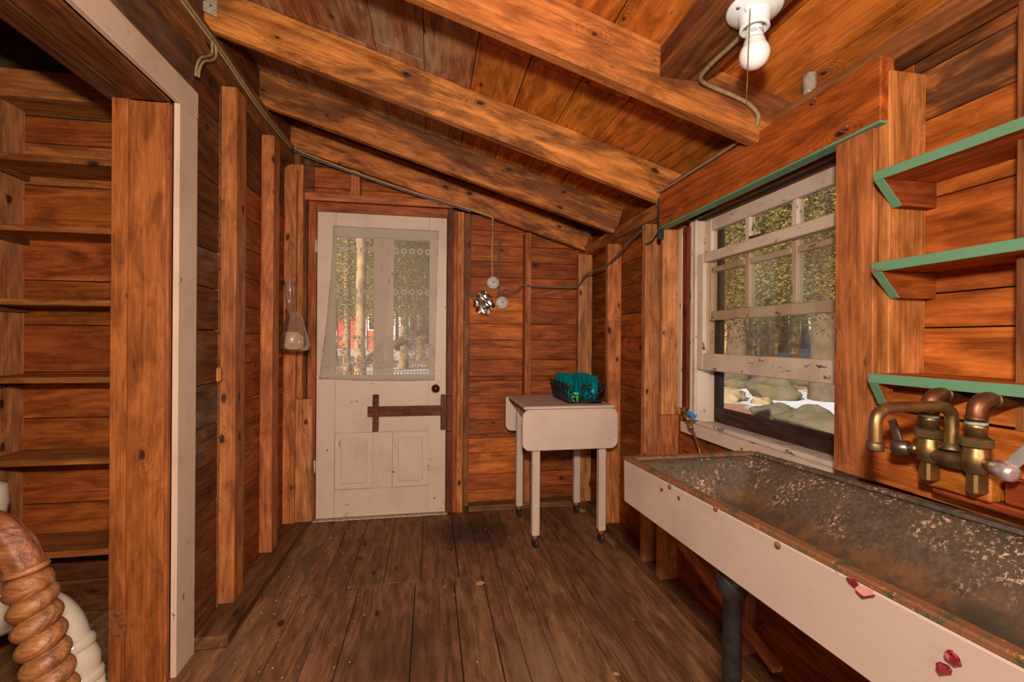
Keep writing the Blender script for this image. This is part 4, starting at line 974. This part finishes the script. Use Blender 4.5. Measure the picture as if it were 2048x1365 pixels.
tank = lathe('tank_bowl', [(.04, -.12), (.09, -.09), (.105, 0), (.10, .06), (.05, .085), (0, .09)], (tk.x, tk.y, tk.z), (0, 0, 1), 'toilet', to, 28)
lathe('tank_stand', [(.05, 0), (.045, tk.z-.51)], (tk.x, tk.y, .40), (0, 0, 1), 'toilet', to, 20)

# ------------------------------------------------------------------ barley twist arm chair (its corner shows at the lower left)
wC = 1.08
ch = empty('twist_arm_chair', (PW(104, 1365, wC).x, PW(104, 1365, wC).y, 0), 'antique wooden armchair with spiral turned arm post at the lower left', 'chair')
top, low = PW(60, 1176, wC), PW(104, 1375, wC)
dirv = (low-top).normalized(); L = (low-top).length
foot = top+dirv*((top.z-.30)/-dirv.z)
n = 220; Lt = (foot-top).length; pts = [top+dirv*(Lt*k/(n-1)) for k in range(n)]
pitch = .046
tube('twist_post', pts, .042, 'twist', ch, 28, 0, fn=lambda t, a: .80+.36*abs(math.cos((a-2*math.pi*t*Lt/pitch)/2))**.7)
lathe('post_collar', [(.034, -.012), (.042, -.004), (.045, .010), (.044, .026), (.038, .036), (.034, .040)], top-dirv*.022, dirv, 'twist', ch, 32)
lathe('post_ring', [(.034, 0), (.040, .002), (.0425, .008), (.040, .014), (.034, .016)], top-dirv*.052, dirv, 'twist', ch, 32)
foot2 = Vector((foot.x, foot.y, .001))
lathe('foot_block', [(.045, 0), (.05, .03), (.045, .12), (.035, .14), (.045, .16), (.04, .31)], foot2, (0, 0, 1), 'twist', ch, 20)
a0 = top-dirv*.048
arm = [a0+dirv*.004, PW(40, 1116, wC), PW(26, 1091, wC), PW(-6, 1061, wC), PW(-66, 1034, wC+.02), PW(-170, 975, wC+.06), PW(-300, 965, wC+.12)]
tube('arm', arm, [.036, .0365, .037, .037, .037, .036, .035], 'twist', ch, 36, 10, fn=lambda t, a: 1+.05*math.cos(7*a))
rp = arm[-1]
box('rear_post', rp.x-.025, rp.x+.025, rp.y-.025, rp.y+.025, .001, rp.z+.35, 'twist', ch, b=.006)
beam('stretcher', (rp.x, rp.y, .28), (foot.x, foot.y, .28), .05, .05, 'twist', ch, b=.01); beam('stretcher', (-1.06, 1.20, .38), (foot.x, foot.y, .29), .04, .04, 'twist', ch, b=.01)
box('seat', -1.55, -1.02, .78, 1.20, .40, .44, 'twist', ch, b=.01)
tube('arm_brace', [PW(-60, 1135, 1.16), PW(0, 1106, 1.14), PW(46, 1088, 1.12)], .010, 'twist', ch, 10, 5)
for q in ((-1.5, .82), (-1.06, .82)): box('leg', q[0]-.022, q[0]+.022, q[1]-.022, q[1]+.022, .001, .40, 'twist', ch, b=.006)

# ------------------------------------------------------------------ litter on the floor
def scrap(name, px, py, s, mat, lab, cat, seed):
    rr = random.Random(seed); p = PZ(px, py, .002); n = 8
    pts = [p+Vector((math.cos(2*math.pi*k/n)*s*rr.uniform(.6, 1.2), math.sin(2*math.pi*k/n)*s*rr.uniform(.6, 1.2), rr.uniform(0, .003))) for k in range(n)]
    o = poly_plate(name, pts, (0, 0, .0012), mat, None); return tag(o, lab, cat)
scrap('dry_leaf', 960, 1168, .022, 'leafscrap', 'pale dry leaf lying in the middle of the plank floor', 'leaf', 2)
scrap('orange_scrap', 908, 1192, .010, plain('orange_bit', (.42, .10, .03), .8), 'tiny orange scrap on the floor left of the pale leaf', 'scrap', 3)
scrap('leaf_under_table', 1163, 1022, .035, 'leafscrap', 'brown dead leaf by the rear table caster', 'leaf', 4)
scrap('dry_leaf', 1232, 1350, .010, 'leafscrap', 'small dry leaf on the floor near the sink leg', 'leaf', 6)
parts = []; rr = random.Random(9)
for k in range(150):
    x = rr.choice((rr.uniform(-.72, -.45), rr.uniform(-.72, 1.04), rr.uniform(-.72, -.3))); y = rr.uniform(1.3, 3.0); s = rr.uniform(.0007, .0023)
    parts.append(bx_vf(x-s, x+s, y-s, y+s*rr.uniform(.5, 2), .0005, .0005+s))
cr = wmesh('floor_crumbs', *join_vf(parts), 'speck'); tag(cr, 'fine pale crumbs scattered over the plank floor', 'crumbs', kind='stuff')

# ------------------------------------------------------------------ outdoors
GZ = -.22
def gh(x, y):
    d = math.hypot(x-1, y-2)
    return GZ+max(0, d-9)*.055+.10*mnoise.noise(Vector((x*.25, y*.25, 0)))*min(1, d/6)
V = []; F = []; n = 90
for j in range(n+1):
    for i in range(n+1):
        x, y = -35+105*i/n, -20+90*j/n; V.append((x, y, gh(x, y)-.0))
for j in range(n):
    for i in range(n): a = j*(n+1)+i; F.append((a, a+1, a+n+2, a+n+1))
gr_ = wmesh('ground', V, F, 'ground', smooth=True, origin=(0, 0, 0)); tag(gr_, 'forest ground with snow patches and dead leaves', 'ground', kind='structure')
def boulder(px, py, wpx, hf, mat, lab, seed):
    d = ray(px, py); t = (GZ+.0-CAMH)/d.z; p = d*t+O_; p.z = gh(p.x, p.y); s = wpx/FPX*t/2
    rr = random.Random(seed); V = []; F = []; nu, nv = 36, 20; o = Vector((seed*3.1, seed, 0))
    for j in range(nv+1):
        th = math.pi*j/nv
        for i in range(nu):
            a = 2*math.pi*i/nu; q = Vector((math.sin(th)*math.cos(a), math.sin(th)*math.sin(a), math.cos(th)))
            r = 1+.42*mnoise.noise(q*1.3+o)+.2*mnoise.noise(q*3.1+o)+.09*mnoise.noise(q*8+o)
            V.append(p+Vector((q.x*s*r, q.y*s*r, q.z*s*hf*r+s*hf*.35)))
    for j in range(nv):
        for i in range(nu): F.append((j*nu+i, (j+1)*nu+i, (j+1)*nu+(i+1) % nu, j*nu+(i+1) % nu))
    tag(wmesh('boulder', V, F, mat, None, True), lab, 'boulder', 'boulders outside the window')
for i, a in enumerate(((1545, 802, 90, .62, 'rock', 'mossy round boulder in the middle of the window view'), (1595, 785, 70, .7, 'rock', 'grey boulder with snow behind it, farther than the mossy one'),
        (1455, 806, 60, .6, 'rock_pale', 'pale sunlit boulder at the left edge of the window view'), (1522, 812, 38, .5, 'rock_pale', 'small pale boulder beside the leftmost boulder'),
        (1620, 860, 130, .5, 'rock', 'large mossy boulder nearest the window'), (1645, 795, 50, .5, 'rock', 'flat boulder at the right edge of the window view'),
        (1470, 786, 56, .5, 'rock', 'dark low boulder behind the pale one'), (1555, 838, 80, .5, 'rock', 'mossy boulder left of the nearest large one'))): boulder(*a, i+1)
def trunk_vf(p, h, r, lean=(0, 0), seed=1):
    rr = random.Random(seed); k = 9
    pts = [Vector((p[0]+lean[0]*t+.06*rr.uniform(-1, 1)*r*4, p[1]+lean[1]*t, p[2]-.3+(h+.3)*t)) for t in [i/(k-1) for i in range(k)]]
    return tube_vf(pts, [r*(1.35 if i == 0 else 1-.06*i) for i in range(k)], 10)
def foliage_vf(rx, h0, h1, n, seed, size):
    rr = random.Random(seed); V = []; F = []
    for k in range(n):
        t = rr.random(); z = h0+(h1-h0)*t; R_ = rx*(1-.65*t)*math.sqrt(rr.random()); a = rr.uniform(0, 6.283)
        zz = z-.25*R_; c = Vector((R_*math.cos(a), R_*math.sin(a), zz))
        u = Vector((rr.uniform(-1, 1), rr.uniform(-1, 1), rr.uniform(-.5, .5))).normalized(); w = u.cross(Vector((rr.uniform(-1, 1), rr.uniform(-1, 1), rr.uniform(-1, 1)))).normalized()
        s = size*rr.uniform(.5, 1.3); o = len(V)
        V += [c-u*s, c+w*s*.45, c+u*s, c-w*s*.45]; F.append((o, o+1, o+2, o+3))
    return V, F
FOL = []
for k in range(4):
    v, f = foliage_vf(1.9, .4+k*.25, 9., 46000, 40+k, .042)
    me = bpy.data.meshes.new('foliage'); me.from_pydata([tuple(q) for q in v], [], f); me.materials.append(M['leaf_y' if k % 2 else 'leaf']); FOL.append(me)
def tree(ang, dist, r, h, fol, lab, lean=(0, 0), mat='bark', fs=1., fz=1.6):
    x, y = dist*math.sin(math.radians(ang)), dist*math.cos(math.radians(ang)); z = gh(x, y)
    t = empty('tree', (x, y, z), lab, 'tree', 'trees around the cabin')
    wmesh('trunk', *trunk_vf((x, y, z), h, r, lean, int(ang*7+dist)), mat, t, True)
    if fol is not None:
        o = bpy.data.objects.new('foliage', FOL[fol]); link(o, Matrix.Translation((x+lean[0]*.5, y+lean[1]*.5, z+fz)) @ Matrix.Rotation(ang, 4, 'Z') @ Matrix.Scale(fs, 4), t)
TW = [ # seen through the window: angle from the room axis, distance, radius, height, foliage
 (35.2, 17, .14, 9, 1, 'slim sunlit tree at the left of the window view'), (36.6, 15, .30, 10, 0, 'thick shaded trunk left of centre in the window view'), (38.0, 20, .16, 10, 1, 'sunlit trunk behind the thick left one'),
 (39.3, 24, .18, 11, 2, 'far trunk seen through the middle panes'), (40.1, 19, .15, 10, 3, 'slim trunk in the centre of the window view'), (41.0, 26, .2, 11, 1, 'far sunlit trunk right of centre in the window'),
 (42.0, 21, .17, 10, 0, 'trunk left of the big dark one in the window'), (44.6, 12.5, .26, 11, 2, 'big dark trunk at the right of the window view'), (45.3, 20, .2, 10, 1, 'trunk right of the big dark one'),
 (34.0, 27, .2, 11, 0, 'far tree beyond the left window edge'), (47, 24, .2, 11, 3, 'far tree hidden by the window board'), (37.2, 31, .2, 12, 3, 'distant tree left in the window view'),
 (40.6, 33, .2, 12, 0, 'distant tree central in the window view'), (43.0, 32, .2, 12, 1, 'distant tree right in the window view'), (46.0, 34, .2, 12, 2, 'distant tree at the right window edge')]
TW += [(38.6, 29, .2, 12, 2, 'distant tree filling the gap left of the centre panes'), (39.6, 37, .22, 13, 1, 'farthest pale tree behind the centre panes'), (38.2, 44, .25, 14, 0, 'farthest dark tree behind the centre panes'), (36, 42, .25, 14, 1, 'farthest tree at the left of the window view'), (41.8, 43, .25, 14, 3, 'farthest tree right of the centre panes'), (44.3, 41, .25, 14, 0, 'farthest tree behind the big dark trunk')]
TW += [(q, d, .2, 12, i % 4, lab) for i, (q, d, lab) in enumerate(((49, 15, 'tree beyond the right window edge, nearest of those out of sight'), (51, 22, 'tree well right of the window view'), (54, 17, 'tree outside between sink and window'), (57, 24, 'tree outside level with the shelves'), (60, 18, 'tree outside beyond the shelf wall'), (64, 23, 'tree outside abreast of the faucet'), (68, 19, 'tree outside abreast of the sink'), (29, 19, 'tree left of the window view'), (25, 24, 'tree between window and door views'), (20, 20, 'tree outside the far corner of the room')))]
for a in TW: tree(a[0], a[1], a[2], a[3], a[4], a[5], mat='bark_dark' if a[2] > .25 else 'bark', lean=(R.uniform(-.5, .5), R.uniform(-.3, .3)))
TD = [(-9.6, 13, .10, 9, 0, 'slim tree left in the door glass'), (-8.2, 11, .13, 9, None, 'straight trunk in the left door pane'), (-6.2, 16, .13, 10, 1, 'tree before the red cabin'), (-11.5, 18, .2, 10, 1, 'tree at the far left of the door glass'),
 (-3.2, 17, .15, 10, 2, 'tree in the right door pane near the mullion'), (-1.2, 20, .2, 10, 1, 'sunlit tree in the right door pane'), (1.2, 18, .2, 10, 3, 'tree at the right edge of the door glass'), (-5, 33, .25, 12, 1, 'far tree behind the red cabin'), (-9, 34, .25, 12, 3, 'far tree behind the left of the cabin'), (-1, 33, .25, 12, 1, 'far tree right of the red cabin'), (2.5, 27, .25, 12, 2, 'far tree right of the door view'), (-13.5, 26, .25, 12, 0, 'far tree left of the door view'), (-7, 40, .25, 13, 2, 'most distant tree over the cabin roof'), (-3, 41, .25, 13, 0, 'most distant tree right of the cabin roof')]
for a in TD: tree(*a, lean=(R.uniform(-.3, .3), 0))
# fallen log across the door view
p0 = Vector((-2.6, 13.2, gh(-2.6, 13.2)+.12)); p1 = Vector((.4, 13.8, gh(.4, 13.8)+1.9))
tag(wmesh('fallen_log', *tube_vf([p0, p0.lerp(p1, .33), p0.lerp(p1, .66), p1], [.14, .13, .12, .10], 10), 'bark_dark', None, True), 'leaning fallen log seen through the door glass', 'log')
cbn = empty('red_cabin', (-3.6, 25, gh(-3.6, 25)), 'red cabin with white trim seen through the door glass', 'cabin')
zg = gh(-3.6, 25)
bxw = lambda n, *a: box(n, *a, cbn)
box('wall', -6.2, -1.9, 25, 28.5, zg-.5, zg+2.35, 'barn', cbn); 
for x in (-6.22, -4.95, -4.35, -3.45, -2.6, -1.98): box('trim_board', x, x+.16, 24.93, 24.995, zg-.2, zg+2.35, 'barn_trim', cbn)
wn_ = box('window', -3.25, -2.7, 24.95, 24.998, zg+1.0, zg+1.9, 'barn_trim', cbn); box('pane', -3.18, -2.77, 24.94, 24.949, zg+1.07, zg+1.83, 'dark', wn_)
V = [(-6.6, 24.5, zg+2.3), (-1.5, 24.5, zg+2.3), (-1.5, 26.75, zg+3.9), (-6.6, 26.75, zg+3.9), (-6.6, 29, zg+2.3), (-1.5, 29, zg+2.3)]
V2 = [(x, y, z+.12) for x, y, z in V]
wmesh('roof', V+V2, [(0, 3, 2, 1), (3, 4, 5, 2), (6, 7, 8, 9), (9, 8, 11, 10), (0, 1, 7, 6), (4, 10, 11, 5), (0, 6, 9, 3), (3, 9, 10, 4), (1, 2, 8, 7), (2, 5, 11, 8)], 'barn_roof', cbn)
cb2 = empty('small_red_shed', (-.6, 30, gh(-.6, 30)), 'small red shed far off in the right door pane', 'shed'); zg = gh(-.6, 30)
box('wall', -1.3, .1, 30, 32, zg-.5, zg+2.0, 'barn', cb2); box('trim_board', -1.32, -1.2, 29.93, 29.998, zg-.2, zg+2.0, 'barn_trim', cb2)
V = [(-1.6, 29.7, zg+1.98), (.4, 29.7, zg+1.98), (.4, 32.3, zg+2.9), (-1.6, 32.3, zg+2.9)]
wmesh('roof', V+[(x, y, z+.1) for x, y, z in V], [(0, 3, 2, 1), (4, 5, 6, 7), (0, 1, 5, 4), (1, 2, 6, 5), (2, 3, 7, 6), (3, 0, 4, 7)], 'barn_roof', cb2)
